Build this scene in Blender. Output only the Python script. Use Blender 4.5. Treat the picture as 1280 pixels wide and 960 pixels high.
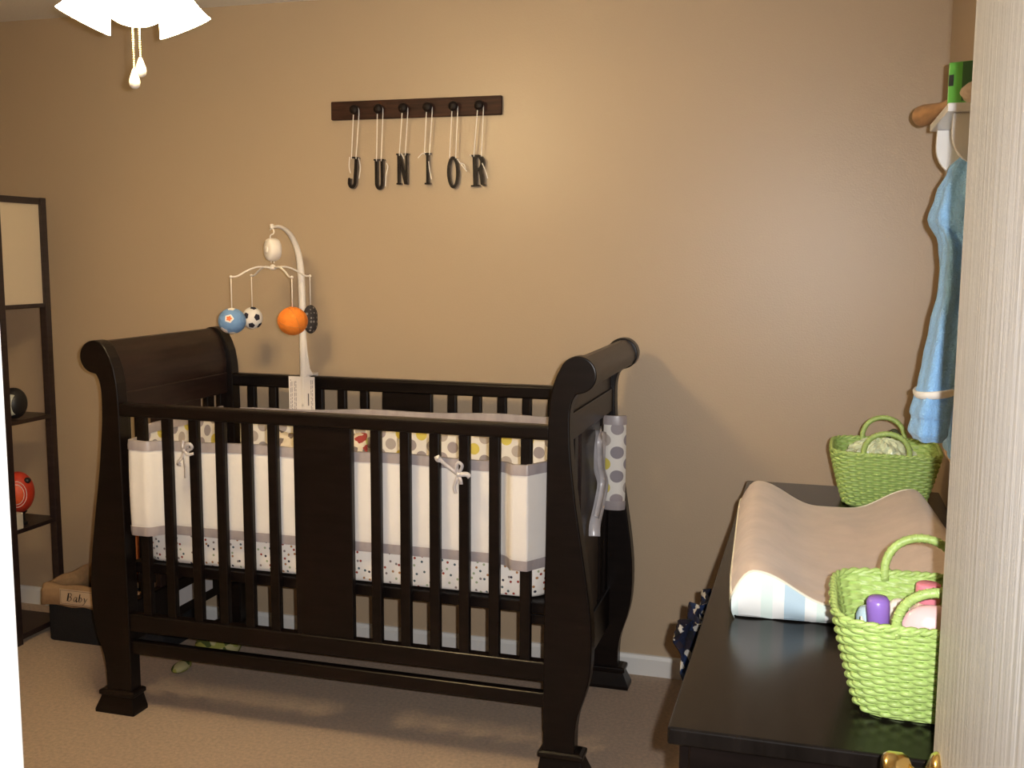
import bpy, bmesh, math, random
from mathutils import Vector, Matrix, Euler
from math import sin, cos, pi, radians

random.seed(7)
for o in list(bpy.data.objects):
    bpy.data.objects.remove(o, do_unlink=True)
C = bpy.context.scene.collection
SC = bpy.context.scene

# ------------------------------------------------------------------ camera
CAM_POS = Vector((0, 0, 1.51))
YAW, PITCH, ROLL = radians(16.25), radians(-7.03), radians(-0.3)
cam_d = bpy.data.cameras.new('camera')
cam_d.sensor_width = 36.0
cam_d.lens = 36.0 * 1305.0 / 1280.0
cam_d.clip_start = 0.02
cam = bpy.data.objects.new('camera', cam_d)
C.objects.link(cam)
RM = Matrix.Rotation(YAW, 3, 'Z') @ Matrix.Rotation(PITCH, 3, 'X') @ Matrix.Rotation(ROLL, 3, 'Y')
rt, fw, up = RM.col[0], RM.col[1], RM.col[2]
M4 = Matrix(((rt[0], up[0], -fw[0], CAM_POS[0]), (rt[1], up[1], -fw[1], CAM_POS[1]),
             (rt[2], up[2], -fw[2], CAM_POS[2]), (0, 0, 0, 1)))
cam.matrix_world = M4
SC.camera = cam

# ------------------------------------------------------------------ light
SC.view_settings.view_transform = 'Standard'
SC.view_settings.look = 'None'
SC.view_settings.gamma = 1.0
SC.view_settings.use_curve_mapping = False
SC.view_settings.exposure = 0.0

FLASH_W, FLASH_COL = 212.0, (1.0, 0.98, 0.97)
BULB_W, BULB_COL = 7.5, (1.0, 0.62, 0.26)
SHADE_GLOW = 72.0
AMBIENT, AMBIENT_COL = 0.10, (1.0, 0.80, 0.58)

w = bpy.data.worlds.new('world')
SC.world = w
w.use_nodes = True
bg = w.node_tree.nodes['Background']
bg.inputs[0].default_value = (*AMBIENT_COL, 1)
bg.inputs[1].default_value = AMBIENT

# the camera's own flash: just right of and above the lens
fl_d = bpy.data.lights.new('camera_flash', 'SPOT')
fl_d.energy = FLASH_W
fl_d.color = FLASH_COL
fl_d.spot_size = radians(88)
fl_d.spot_blend = 1.0
fl_d.shadow_soft_size = 0.008
fl = bpy.data.objects.new('camera_flash', fl_d)
C.objects.link(fl)
FM = M4.copy()
FM.translation = CAM_POS + Vector(rt) * 0.042 + Vector(up) * 0.018
fl.matrix_world = FM

LAMP = Vector((-1.53, 2.14, 2.06))

# ------------------------------------------------------------------ materials
def mat(name, col, rough=0.6, metal=0.0, spec=0.5, noise=0.0, nscale=20.0, bump=0.0, bscale=60.0,
        stretch=(1, 1, 1), coat=0.0, sheen=0.0, emit=None, emit_s=0.0, detail=4.0):
    m = bpy.data.materials.new(name)
    m.use_nodes = True
    nt = m.node_tree
    b = nt.nodes['Principled BSDF']
    b.inputs['Base Color'].default_value = (*col, 1)
    b.inputs['Roughness'].default_value = rough
    b.inputs['Metallic'].default_value = metal
    b.inputs['Specular IOR Level'].default_value = spec
    b.inputs['Coat Weight'].default_value = coat
    b.inputs['Sheen Weight'].default_value = sheen
    if emit:
        b.inputs['Emission Color'].default_value = (*emit, 1)
        b.inputs['Emission Strength'].default_value = emit_s
    if noise or bump:
        tc = nt.nodes.new('ShaderNodeTexCoord')
        mp = nt.nodes.new('ShaderNodeMapping')
        mp.inputs['Scale'].default_value = stretch
        nt.links.new(tc.outputs['Object'], mp.inputs[0])
    if noise:
        n = nt.nodes.new('ShaderNodeTexNoise')
        n.inputs['Scale'].default_value = nscale
        n.inputs['Detail'].default_value = detail
        nt.links.new(mp.outputs[0], n.inputs['Vector'])
        r = nt.nodes.new('ShaderNodeMapRange')
        r.inputs['From Min'].default_value = 0.3
        r.inputs['From Max'].default_value = 0.7
        r.inputs['To Min'].default_value = 1 - noise
        r.inputs['To Max'].default_value = 1 + noise
        nt.links.new(n.outputs['Fac'], r.inputs['Value'])
        mx = nt.nodes.new('ShaderNodeVectorMath')
        mx.operation = 'SCALE'
        mx.inputs[0].default_value = col
        nt.links.new(r.outputs[0], mx.inputs['Scale'])
        nt.links.new(mx.outputs[0], b.inputs['Base Color'])
    if bump:
        n2 = nt.nodes.new('ShaderNodeTexNoise')
        n2.inputs['Scale'].default_value = bscale
        n2.inputs['Detail'].default_value = 3
        nt.links.new(mp.outputs[0], n2.inputs['Vector'])
        bp = nt.nodes.new('ShaderNodeBump')
        bp.inputs['Strength'].default_value = bump
        bp.inputs['Distance'].default_value = 0.01
        nt.links.new(n2.outputs['Fac'], bp.inputs['Height'])
        nt.links.new(bp.outputs[0], b.inputs['Normal'])
    return m

def dots_mat(name, base, cols, pitch, radius, rnd=0.0, rot=45.0, uv=True, rough=0.85, keep=1.0):
    """printed polka dots: one voronoi cell per dot, a colour picked per cell"""
    m = bpy.data.materials.new(name)
    m.use_nodes = True
    nt = m.node_tree
    N = nt.nodes.new
    L = nt.links.new
    b = nt.nodes['Principled BSDF']
    b.inputs['Roughness'].default_value = rough
    b.inputs['Specular IOR Level'].default_value = 0.2
    tc = N('ShaderNodeTexCoord')
    mp = N('ShaderNodeMapping')
    mp.inputs['Rotation'].default_value = (0, 0, radians(rot))
    L(tc.outputs['UV' if uv else 'Object'], mp.inputs[0])
    v = N('ShaderNodeTexVoronoi')
    v.voronoi_dimensions = '2D' if uv else '3D'
    v.inputs['Scale'].default_value = 1.0 / pitch
    v.inputs['Randomness'].default_value = rnd
    L(mp.outputs[0], v.inputs['Vector'])
    lt = N('ShaderNodeMath')
    lt.operation = 'LESS_THAN'
    lt.inputs[1].default_value = radius / pitch
    L(v.outputs['Distance'], lt.inputs[0])
    sp = N('ShaderNodeSeparateColor')
    L(v.outputs['Color'], sp.inputs[0])
    rp = N('ShaderNodeValToRGB')
    rp.color_ramp.interpolation = 'CONSTANT'
    el = rp.color_ramp.elements
    while len(el) < len(cols):
        el.new(0.5)
    for i, c in enumerate(cols):
        el[i].position = i / len(cols)
        el[i].color = (*c, 1)
    L(sp.outputs[0], rp.inputs[0])
    kp = N('ShaderNodeMath')
    kp.operation = 'LESS_THAN'
    kp.inputs[1].default_value = keep
    L(sp.outputs[1], kp.inputs[0])
    mu = N('ShaderNodeMath')
    mu.operation = 'MULTIPLY'
    L(lt.outputs[0], mu.inputs[0])
    L(kp.outputs[0], mu.inputs[1])
    mx = N('ShaderNodeMix')
    mx.data_type = 'RGBA'
    L(mu.outputs[0], mx.inputs['Factor'])
    mx.inputs[6].default_value = (*base, 1)
    L(rp.outputs[0], mx.inputs[7])
    L(mx.outputs[2], b.inputs['Base Color'])
    return m

def stripes_mat(name, cols, period, axis=0, rough=0.85):
    m = bpy.data.materials.new(name)
    m.use_nodes = True
    nt = m.node_tree
    N = nt.nodes.new
    L = nt.links.new
    b = nt.nodes['Principled BSDF']
    b.inputs['Roughness'].default_value = rough
    b.inputs['Specular IOR Level'].default_value = 0.2
    tc = N('ShaderNodeTexCoord')
    sx = N('ShaderNodeSeparateXYZ')
    L(tc.outputs['Object'], sx.inputs[0])
    dv = N('ShaderNodeMath')
    dv.operation = 'DIVIDE'
    dv.inputs[1].default_value = period
    L(sx.outputs[axis], dv.inputs[0])
    fr = N('ShaderNodeMath')
    fr.operation = 'FRACT'
    L(dv.outputs[0], fr.inputs[0])
    rp = N('ShaderNodeValToRGB')
    rp.color_ramp.interpolation = 'CONSTANT'
    el = rp.color_ramp.elements
    while len(el) < len(cols):
        el.new(0.5)
    for i, (p, c) in enumerate(cols):
        el[i].position = p
        el[i].color = (*c, 1)
    L(fr.outputs[0], rp.inputs[0])
    L(rp.outputs[0], b.inputs['Base Color'])
    return m

def patch_mat(name, base, cols, scale, thr=0.5, rough=0.9, rnd=1.0):
    """irregular printed patches of a few colours"""
    m = bpy.data.materials.new(name)
    m.use_nodes = True
    nt = m.node_tree
    N = nt.nodes.new
    L = nt.links.new
    b = nt.nodes['Principled BSDF']
    b.inputs['Roughness'].default_value = rough
    b.inputs['Specular IOR Level'].default_value = 0.2
    tc = N('ShaderNodeTexCoord')
    ns = N('ShaderNodeTexNoise')
    ns.inputs['Scale'].default_value = scale * 0.8
    L(tc.outputs['Object'], ns.inputs['Vector'])
    va = N('ShaderNodeVectorMath')
    va.operation = 'MULTIPLY_ADD'
    L(ns.outputs['Color'], va.inputs[0])
    va.inputs[1].default_value = (0.9 / scale,) * 3
    L(tc.outputs['Object'], va.inputs[2])
    v = N('ShaderNodeTexVoronoi')
    v.inputs['Scale'].default_value = scale
    v.inputs['Randomness'].default_value = rnd
    L(va.outputs[0], v.inputs['Vector'])
    sp = N('ShaderNodeSeparateColor')
    L(v.outputs['Color'], sp.inputs[0])
    rp = N('ShaderNodeValToRGB')
    rp.color_ramp.interpolation = 'CONSTANT'
    el = rp.color_ramp.elements
    allc = [base] + list(cols)
    while len(el) < len(allc):
        el.new(0.5)
    for i, c in enumerate(allc):
        el[i].position = 0 if i == 0 else thr + (1 - thr) * (i - 1) / len(cols)
        el[i].color = (*c, 1)
    L(sp.outputs[0], rp.inputs[0])
    L(rp.outputs[0], b.inputs['Base Color'])
    return m

M = {}
M['wall'] = mat('wall_paint', (0.462, 0.350, 0.234), 0.40, spec=0.5, bump=0.06, bscale=170)
M['ceiling'] = mat('ceiling_paint', (0.86, 0.84, 0.82), 0.9, bump=0.15, bscale=120)
M['white_trim'] = mat('white_trim_paint', (0.74, 0.73, 0.70), 0.4)
M['carpet'] = mat('beige_carpet', (0.60, 0.445, 0.325), 0.97, spec=0.05, noise=0.16, nscale=85, bump=0.9, bscale=420, sheen=0.2, detail=8)
M['espresso'] = mat('espresso_wood', (0.0058, 0.0036, 0.0031), 0.33, spec=0.26, noise=0.35, nscale=9, stretch=(1, 1, 7))
M['espresso_lit'] = mat('espresso_wood_lit', (0.016, 0.0072, 0.0055), 0.36, spec=0.35, noise=0.4, nscale=8, stretch=(1, 0.7, 8))  # lighter copy of the crib wood, lamplight on the ends put into the colour
M['espresso_top'] = mat('dresser_top_wood', (0.0075, 0.0058, 0.005), 0.22, spec=0.27, noise=0.35, nscale=6, stretch=(7, 1, 1))
M['rack_wood'] = mat('dark_walnut', (0.040, 0.015, 0.008), 0.55, spec=0.2, noise=0.45, nscale=10, stretch=(1, 1, 10))
M['letter_face'] = mat('letter_dark_brown', (0.010, 0.0055, 0.0045), 0.5, spec=0.2)
M['letter_side'] = mat('letter_lit_side', (0.13, 0.105, 0.09), 0.4, noise=0.5, nscale=60)  # flash light on the letter sides put into the colour; also inks the block
M['ribbon_white'] = mat('white_satin_ribbon', (0.86, 0.80, 0.72), 0.3, spec=0.7)
M['ribbon_silver'] = mat('silver_satin', (0.52, 0.49, 0.50), 0.28, spec=0.9, noise=0.12, nscale=30)
M['trim_silver'] = mat('grey_satin_trim', (0.37, 0.325, 0.33), 0.38, spec=0.7, noise=0.14, nscale=28, stretch=(1, 1, 0.3))
M['bumper_plain'] = mat('cream_cotton', (0.80, 0.76, 0.72), 0.9, spec=0.15, noise=0.03, nscale=9, bump=0.08, bscale=25)
M['bumper_dots'] = dots_mat('polka_dot_cotton', (0.80, 0.76, 0.70),
                            [(0.33, 0.29, 0.30), (0.36, 0.32, 0.33), (0.66, 0.55, 0.12), (0.46, 0.40, 0.36), (0.30, 0.27, 0.29), (0.36, 0.31, 0.32), (0.42, 0.37, 0.35)], 0.056, 0.0205)
M['sheet'] = dots_mat('small_dot_sheet', (0.90, 0.84, 0.77),
                      [(0.03, 0.03, 0.05), (0.35, 0.06, 0.04), (0.10, 0.14, 0.15), (0.40, 0.45, 0.28), (0.45, 0.22, 0.09), (0.28, 0.22, 0.20)],
                      0.020, 0.0038, rnd=0.8, rot=20, keep=0.75)
M['plastic_white'] = mat('white_plastic', (0.80, 0.74, 0.68), 0.3)
M['paper'] = mat('white_paper', (0.78, 0.72, 0.68), 0.7)
M['print'] = mat('grey_print', (0.30, 0.26, 0.28), 0.8)
M['print_dark'] = mat('dark_print', (0.09, 0.07, 0.08), 0.8)
M['ball_blue'] = mat('blue_plush', (0.16, 0.30, 0.55), 0.9, bump=0.3, bscale=200)
M['ball_white'] = mat('white_plush', (0.80, 0.76, 0.72), 0.9, bump=0.2, bscale=200)
M['ball_orange'] = mat('orange_plush', (0.80, 0.22, 0.02), 0.85, bump=0.3, bscale=200)
M['orange_line'] = mat('orange_seam', (0.62, 0.20, 0.04), 0.85)
M['ball_black'] = mat('black_felt', (0.02, 0.017, 0.03), 0.9)
M['ball_grey'] = dots_mat('grey_dotted_plush', (0.05, 0.045, 0.045), [(0.30, 0.27, 0.25), (0.22, 0.2, 0.19)], 0.016, 0.0048, rnd=0.35, uv=False)
M['star_orange'] = mat('orange_felt', (0.75, 0.18, 0.06), 0.9)
M['shade_glass'] = mat('frosted_glass_shade', (0.95, 0.9, 0.8), 0.4, emit=(1.0, 0.80, 0.45), emit_s=SHADE_GLOW)
M['brass'] = mat('polished_brass', (0.90, 0.66, 0.26), 0.18, metal=1.0)
M['chain'] = mat('brass_chain', (0.85, 0.66, 0.34), 0.3, metal=0.8)
M['fan_white'] = mat('fan_white_enamel', (0.8, 0.78, 0.74), 0.35)
M['door'] = mat('white_grained_door', (0.72, 0.715, 0.71), 0.5, noise=0.055, nscale=42, stretch=(1, 1, 0.03), bump=0.14, bscale=75, detail=6)
M['basket'] = mat('lime_green_wicker', (0.38, 0.52, 0.155), 0.45, spec=0.5, noise=0.14, nscale=70, stretch=(1, 1, 2))
M['pad_top'] = mat('tan_minky_fabric', (0.55, 0.43, 0.345), 0.85, spec=0.25, noise=0.07, nscale=14, bump=0.35, bscale=18, sheen=0.25)
M['pad_side'] = stripes_mat('pastel_striped_fabric', [(0.0, (0.78, 0.80, 0.78)), (0.08, (0.64, 0.75, 0.70)), (0.14, (0.79, 0.80, 0.78)), (0.24, (0.62, 0.73, 0.74)), (0.30, (0.79, 0.80, 0.78)),
                                                   (0.46, (0.68, 0.77, 0.75)), (0.53, (0.79, 0.80, 0.78)), (0.69, (0.66, 0.77, 0.72)), (0.77, (0.79, 0.80, 0.78)), (0.855, (0.46, 0.60, 0.69))], 0.25)
M['pad_edge'] = mat('cream_piping', (0.80, 0.76, 0.62), 0.7)
M['pink_bottle'] = mat('pale_pink_plastic', (0.85, 0.55, 0.55), 0.25, coat=0.3)
M['pink_cap'] = mat('pink_cap_plastic', (0.80, 0.25, 0.32), 0.3)
M['clear_bottle'] = mat('milky_tan_bottle', (0.62, 0.47, 0.36), 0.25)
M['purple_cap'] = mat('purple_plastic', (0.27, 0.15, 0.52), 0.3)
M['lilac_bottle'] = mat('lilac_plastic', (0.66, 0.48, 0.66), 0.3)
M['pale_blue'] = mat('pale_blue_plastic', (0.50, 0.66, 0.72), 0.4)
M['cream'] = mat('cream_plastic', (0.80, 0.72, 0.55), 0.5)
M['film'] = mat('crinkled_clear_wrap', (0.62, 0.70, 0.48), 0.18, spec=0.9, noise=0.35, nscale=26)
M['dark_twig'] = mat('dark_green_print', (0.06, 0.07, 0.03), 0.7)
M['robe'] = mat('light_blue_fleece', (0.27, 0.54, 0.93), 0.95, spec=0.1, noise=0.08, nscale=60, bump=0.5, bscale=220, sheen=0.3)
M['robe_trim'] = mat('white_trim_fleece', (0.82, 0.80, 0.76), 0.9)
M['robe_piping'] = mat('tan_piping', (0.55, 0.36, 0.24), 0.8)
M['shelf_white'] = mat('white_gloss_shelf', (0.80, 0.80, 0.80), 0.3)
M['bat'] = mat('tan_wood', (0.42, 0.22, 0.09), 0.45, noise=0.2, nscale=8, stretch=(8, 1, 8))
M['tin_green'] = mat('green_printed_tin', (0.10, 0.38, 0.05), 0.35)
M['tin_shaded'] = mat('green_tin_shaded', (0.02, 0.09, 0.02), 0.4)  # the tin's green darkened, door shadow put into the colour
M['tin_red'] = mat('red_print', (0.45, 0.03, 0.02), 0.4)
M['tin_black'] = mat('black_print', (0.01, 0.012, 0.01), 0.4)
M['beige_cloth'] = mat('beige_cloth', (0.60, 0.46, 0.36), 0.9, bump=0.4, bscale=30)
M['etagere'] = mat('black_brown_wood', (0.026, 0.016, 0.015), 0.4, noise=0.3, nscale=10, stretch=(1, 1, 6))
M['lampshade'] = mat('cream_paper_shade', (0.62, 0.52, 0.38), 0.9)
M['black_plush'] = mat('black_vinyl', (0.012, 0.012, 0.013), 0.45)
M['panel_white'] = mat('pale_grey_vinyl', (0.50, 0.50, 0.42), 0.6)
M['red_ball'] = mat('red_vinyl', (0.55, 0.045, 0.02), 0.45)
M['orange_disc'] = mat('orange_red_print', (0.68, 0.09, 0.02), 0.5)
M['white_line'] = mat('white_line_print', (0.75, 0.65, 0.60), 0.6)
M['block'] = mat('cream_block', (0.55, 0.50, 0.42), 0.7)
M['hamper'] = mat('black_fabric_bin', (0.010, 0.010, 0.012), 0.8, bump=0.3, bscale=150)
M['liner'] = mat('tan_linen_liner', (0.36, 0.22, 0.11), 0.9, noise=0.12, nscale=40, bump=0.6, bscale=14)
M['label_cream'] = mat('cream_cloth_label', (0.58, 0.42, 0.27), 0.9)
M['label_ink'] = mat('dark_brown_ink', (0.02, 0.012, 0.008), 0.8)
M['toy_orange'] = mat('orange_plush_toy', (0.50, 0.13, 0.025), 0.95, bump=0.5, bscale=90)
M['toy_brown'] = mat('brown_plush_toy', (0.16, 0.09, 0.05), 0.95, noise=0.3, nscale=40, bump=0.6, bscale=90)
M['toy_red'] = patch_mat('red_cream_print', (0.26, 0.04, 0.03), [(0.5, 0.38, 0.25), (0.30, 0.14, 0.06)], 28, 0.55)
M['toy_blue'] = mat('blue_plush_toy', (0.03, 0.10, 0.22), 0.95)
M['toy_green'] = patch_mat('yellow_green_print', (0.26, 0.26, 0.06), [(0.40, 0.36, 0.18), (0.06, 0.08, 0.02)], 30, 0.5)
M['quilt'] = patch_mat('patchwork_print', (0.74, 0.64, 0.50), [(0.36, 0.06, 0.05), (0.46, 0.50, 0.14), (0.70, 0.60, 0.45), (0.20, 0.16, 0.15)], 40, 0.55)
M['navy'] = patch_mat('navy_patterned_cloth', (0.005, 0.007, 0.020), [(0.007, 0.016, 0.05), (0.012, 0.008, 0.012), (0.007, 0.007, 0.010), (0.006, 0.008, 0.03), (0.30, 0.28, 0.25)], 62, 0.35)
M['sticker'] = mat('white_sticker', (0.62, 0.60, 0.60), 0.6)

# ------------------------------------------------------------------ mesh helpers
class MB:
    def __init__(s):
        s.bm = bmesh.new()
        s.uv = None
        s.mats = []

    def box(s, x0, x1, y0, y1, z0, z1, mi=0):
        v = [s.bm.verts.new(p) for p in ((x0, y0, z0), (x1, y0, z0), (x1, y1, z0), (x0, y1, z0),
                                         (x0, y0, z1), (x1, y0, z1), (x1, y1, z1), (x0, y1, z1))]
        for f in ((0, 3, 2, 1), (4, 5, 6, 7), (0, 1, 5, 4), (1, 2, 6, 5), (2, 3, 7, 6), (3, 0, 4, 7)):
            s.bm.faces.new([v[i] for i in f]).material_index = mi
        return v

    def prism(s, poly, axis, lo, hi, mi=0, mi_side=None):
        """poly: 2D points; axis 'y' -> (x,z), 'x' -> (y,z), 'z' -> (x,y)"""
        def P(a, b, t):
            return {'y': (a, t, b), 'x': (t, a, b), 'z': (a, b, t)}[axis]
        A = [s.bm.verts.new(P(a, b, lo)) for a, b in poly]
        B = [s.bm.verts.new(P(a, b, hi)) for a, b in poly]
        s.bm.faces.new(A).material_index = mi
        s.bm.faces.new(B[::-1]).material_index = mi
        n = len(poly)
        for i in range(n):
            s.bm.faces.new((A[i], B[i], B[(i + 1) % n], A[(i + 1) % n])).material_index = mi if mi_side is None else mi_side
        return A + B

    def rings(s, rings, closed_u=True, cap0=True, cap1=True, closed_v=False, mi=0):
        R = [[s.bm.verts.new(p) for p in r] for r in rings]
        n = len(R[0])
        rr = len(R) if closed_v else len(R) - 1
        for j in range(rr):
            a, b = R[j], R[(j + 1) % len(R)]
            for i in range(n if closed_u else n - 1):
                s.bm.faces.new((a[i], a[(i + 1) % n], b[(i + 1) % n], b[i])).material_index = mi
        if not closed_v and closed_u:
            if cap0:
                s.bm.faces.new(R[0][::-1]).material_index = mi
            if cap1:
                s.bm.faces.new(R[-1]).material_index = mi
        return R

    def tube(s, pts, r, n=8, closed=False, mi=0, flat=None):
        """r: number or list; flat: (a,b) scale of the two cross axes"""
        pts = [Vector(p) for p in pts]
        k = len(pts)
        rs = r if isinstance(r, (list, tuple)) else [r] * k
        t0 = (pts[1] - pts[0]).normalized()
        ref = Vector((0, 0, 1)) if abs(t0.z) < 0.9 else Vector((0, 1, 0))
        nrm = t0.cross(ref).normalized()
        rings = []
        for i in range(k):
            if closed:
                t = (pts[(i + 1) % k] - pts[i - 1]).normalized()
            else:
                t = (pts[min(i + 1, k - 1)] - pts[max(i - 1, 0)]).normalized()
            nrm = (nrm - t * nrm.dot(t))
            nrm = nrm.normalized() if nrm.length > 1e-6 else t.orthogonal().normalized()
            bn = t.cross(nrm)
            fa, fb = flat if flat else (1, 1)
            rings.append([pts[i] + nrm * (cos(2 * pi * j / n) * rs[i] * fa) + bn * (sin(2 * pi * j / n) * rs[i] * fb) for j in range(n)])
        return s.rings(rings, True, not closed, not closed, closed, mi)

    def lathe(s, prof, n=20, loc=(0, 0, 0), rot=None, mi=0, cap0=True, cap1=True):
        loc = Vector(loc)
        q = rot if rot else Matrix.Identity(3)
        return s.rings([[loc + q @ Vector((cos(2 * pi * i / n) * r, sin(2 * pi * i / n) * r, z)) for i in range(n)] for r, z in prof],
                       True, cap0, cap1, False, mi)

    def ball(s, c, rx, ry=None, rz=None, nu=20, nv=12, fn=None, mi=0):
        ry = rx if ry is None else ry
        rz = rx if rz is None else rz
        c = Vector(c)
        rg = []
        for j in range(nv + 1):
            t = -pi / 2 + pi * (0.02 + 0.96 * j / nv)
            ring = []
            for i in range(nu):
                a = 2 * pi * i / nu
                k = fn(a, t) if fn else 1.0
                ring.append(c + Vector((cos(t) * cos(a) * rx * k, cos(t) * sin(a) * ry * k, sin(t) * rz * k)))
            rg.append(ring)
        return s.rings(rg, mi=mi)

    def grid(s, fn, nu, nv, mi=0):
        V = [[s.bm.verts.new(fn(i / nu, j / nv)) for i in range(nu + 1)] for j in range(nv + 1)]
        for j in range(nv):
            for i in range(nu):
                s.bm.faces.new((V[j][i], V[j][i + 1], V[j + 1][i + 1], V[j + 1][i])).material_index = mi
        return V

    def done(s, name, m, parent=None, bevel=0.0, seg=2, smooth=False, sub=0, solid=0.0, autosm=None):
        bmesh.ops.recalc_face_normals(s.bm, faces=s.bm.faces[:])
        me = bpy.data.meshes.new(name)
        s.bm.to_mesh(me)
        s.bm.free()
        for x in (m if isinstance(m, (list, tuple)) else [m]):
            me.materials.append(x)
        o = bpy.data.objects.new(name, me)
        C.objects.link(o)
        if smooth or sub:
            for p in me.polygons:
                p.use_smooth = True
        if autosm is not None:
            for p in me.polygons:
                p.use_smooth = True
            bm2 = bmesh.new()
            bm2.from_mesh(me)
            for e in bm2.edges:
                if len(e.link_faces) == 2 and e.calc_face_angle(0) > radians(autosm):
                    e.smooth = False
            bm2.to_mesh(me)
            bm2.free()
        if solid:
            md = o.modifiers.new('thickness', 'SOLIDIFY')
            md.thickness = solid
            md.offset = 0
        if bevel:
            md = o.modifiers.new('bevel', 'BEVEL')
            md.width = bevel
            md.segments = seg
            md.limit_method = 'ANGLE'
            md.angle_limit = radians(35)
        if sub:
            md = o.modifiers.new('subdivision', 'SUBSURF')
            md.levels = sub
            md.render_levels = sub
        if parent:
            o.parent = parent
            o.matrix_parent_inverse = parent.matrix_world.inverted() if parent.type != 'EMPTY' else Matrix.Translation(-parent.location) if parent.rotation_euler.z == 0 else parent.matrix_basis.inverted()
        return o

def thing(name, label, cat, loc=(0, 0, 0), group=None):
    o = bpy.data.objects.new(name, None)
    o.empty_display_size = 0.05
    C.objects.link(o)
    o.location = loc
    tag(o, label, cat, group)
    return o

def tag(o, label, cat, group=None):
    o['label'] = label
    o['category'] = cat
    if group:
        o['group'] = group
    return o

def struct(o):
    o['kind'] = 'structure'
    return o

def dup(o, parent=None):
    c = o.copy()
    C.objects.link(c)
    if parent:
        c.parent = parent
    for ch in list(o.children):
        dup(ch, c)
    return c

def boxo(name, m, x0, x1, y0, y1, z0, z1, parent=None, bevel=0.002, seg=2):
    b = MB()
    b.box(x0, x1, y0, y1, z0, z1)
    return b.done(name, m, parent, bevel, seg)

def lerp_pts(pts, n):
    """Catmull-Rom through pts"""
    P = [Vector(p) for p in pts]
    out = []
    k = len(P)
    for i in range(k - 1):
        p0, p1, p2, p3 = P[max(i - 1, 0)], P[i], P[i + 1], P[min(i + 2, k - 1)]
        for j in range(n):
            t = j / n
            out.append(0.5 * ((2 * p1) + (p2 - p0) * t + (2 * p0 - 5 * p1 + 4 * p2 - p3) * t * t + (3 * p1 - p0 - 3 * p2 + p3) * t ** 3))
    out.append(P[-1])
    return out

def rot_to(v):
    return Vector((0, 0, 1)).rotation_difference(Vector(v).normalized()).to_matrix()

# ------------------------------------------------------------------ room
WX0, WX1, WY0, WY1, ZC = -3.42, 0.37, 0.61, 3.63, 2.44
T = 0.10
struct(boxo('floor', M['carpet'], WX0 - T, WX1 + 0.8, -1.3, WY1 + T, -0.06, 0.0, bevel=0))
struct(boxo('ceiling', M['ceiling'], WX0 - T, WX1 + T, WY0 - 0.12, WY1 + T, ZC, ZC + 0.08, bevel=0))
struct(boxo('wall_back', M['wall'], WX0 - T, WX1 + T, WY1, WY1 + T, 0, ZC, bevel=0))
struct(boxo('wall_left', M['wall'], WX0 - T, WX0, WY0, WY1, 0, ZC, bevel=0))
struct(boxo('wall_right', M['wall'], WX1, WX1 + T, WY0, WY1, 0, ZC, bevel=0))
# front wall with the doorway the camera looks through
JX0, JX1, DH = -0.5608, 0.20, 2.05
b = MB()
b.box(WX0 - T, JX0 - 0.02, WY0 - 0.12, WY0, 0, ZC)
b.box(JX1 + 0.02, WX1 + T, WY0 - 0.12, WY0, 0, ZC)
b.box(JX0 - 0.02, JX1 + 0.02, WY0 - 0.12, WY0, DH + 0.02, ZC)
struct(b.done('wall_front', M['wall']))
b = MB()
b.box(JX0 - 0.02, JX0, WY0 - 0.125, WY0 + 0.005, 0, DH + 0.02)
b.box(JX1, JX1 + 0.02, WY0 - 0.125, WY0 + 0.005, 0, DH + 0.02)
b.box(JX0, JX1, WY0 - 0.125, WY0 + 0.005, DH, DH + 0.02)
struct(b.done('trim_1', M['white_trim'], bevel=0.002))
b = MB()
b.box(JX0 - 0.075, JX0 - 0.021, WY0 + 0.001, WY0 + 0.016, 0, DH + 0.07)
b.box(JX1 + 0.021, JX1 + 0.075, WY0 + 0.001, WY0 + 0.016, 0, DH + 0.07)
b.box(JX0 - 0.021, JX1 + 0.021, WY0 + 0.001, WY0 + 0.016, DH + 0.021, DH + 0.07)
struct(b.done('trim_2', M['white_trim'], bevel=0.003))
# baseboards with a rounded top
def baseboard(name, poly, axis, lo, hi):
    b = MB()
    b.prism(poly, axis, lo, hi)
    struct(b.done(name, M['white_trim'], bevel=0.001))
baseboard('baseboard_back', [(WY1, 0), (WY1 - 0.013, 0), (WY1 - 0.013, 0.062), (WY1 - 0.008, 0.074), (WY1, 0.076)], 'x', WX0 + 0.013, WX1 - 0.013)
baseboard('baseboard_left', [(WX0, 0), (WX0 + 0.013, 0), (WX0 + 0.013, 0.062), (WX0 + 0.008, 0.074), (WX0, 0.076)], 'y', WY0, WY1 - 0.013)
baseboard('baseboard_right', [(WX1, 0), (WX1 - 0.013, 0), (WX1 - 0.013, 0.062), (WX1 - 0.008, 0.074), (WX1, 0.076)], 'y', WY0 + 0.02, WY1 - 0.013)

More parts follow.
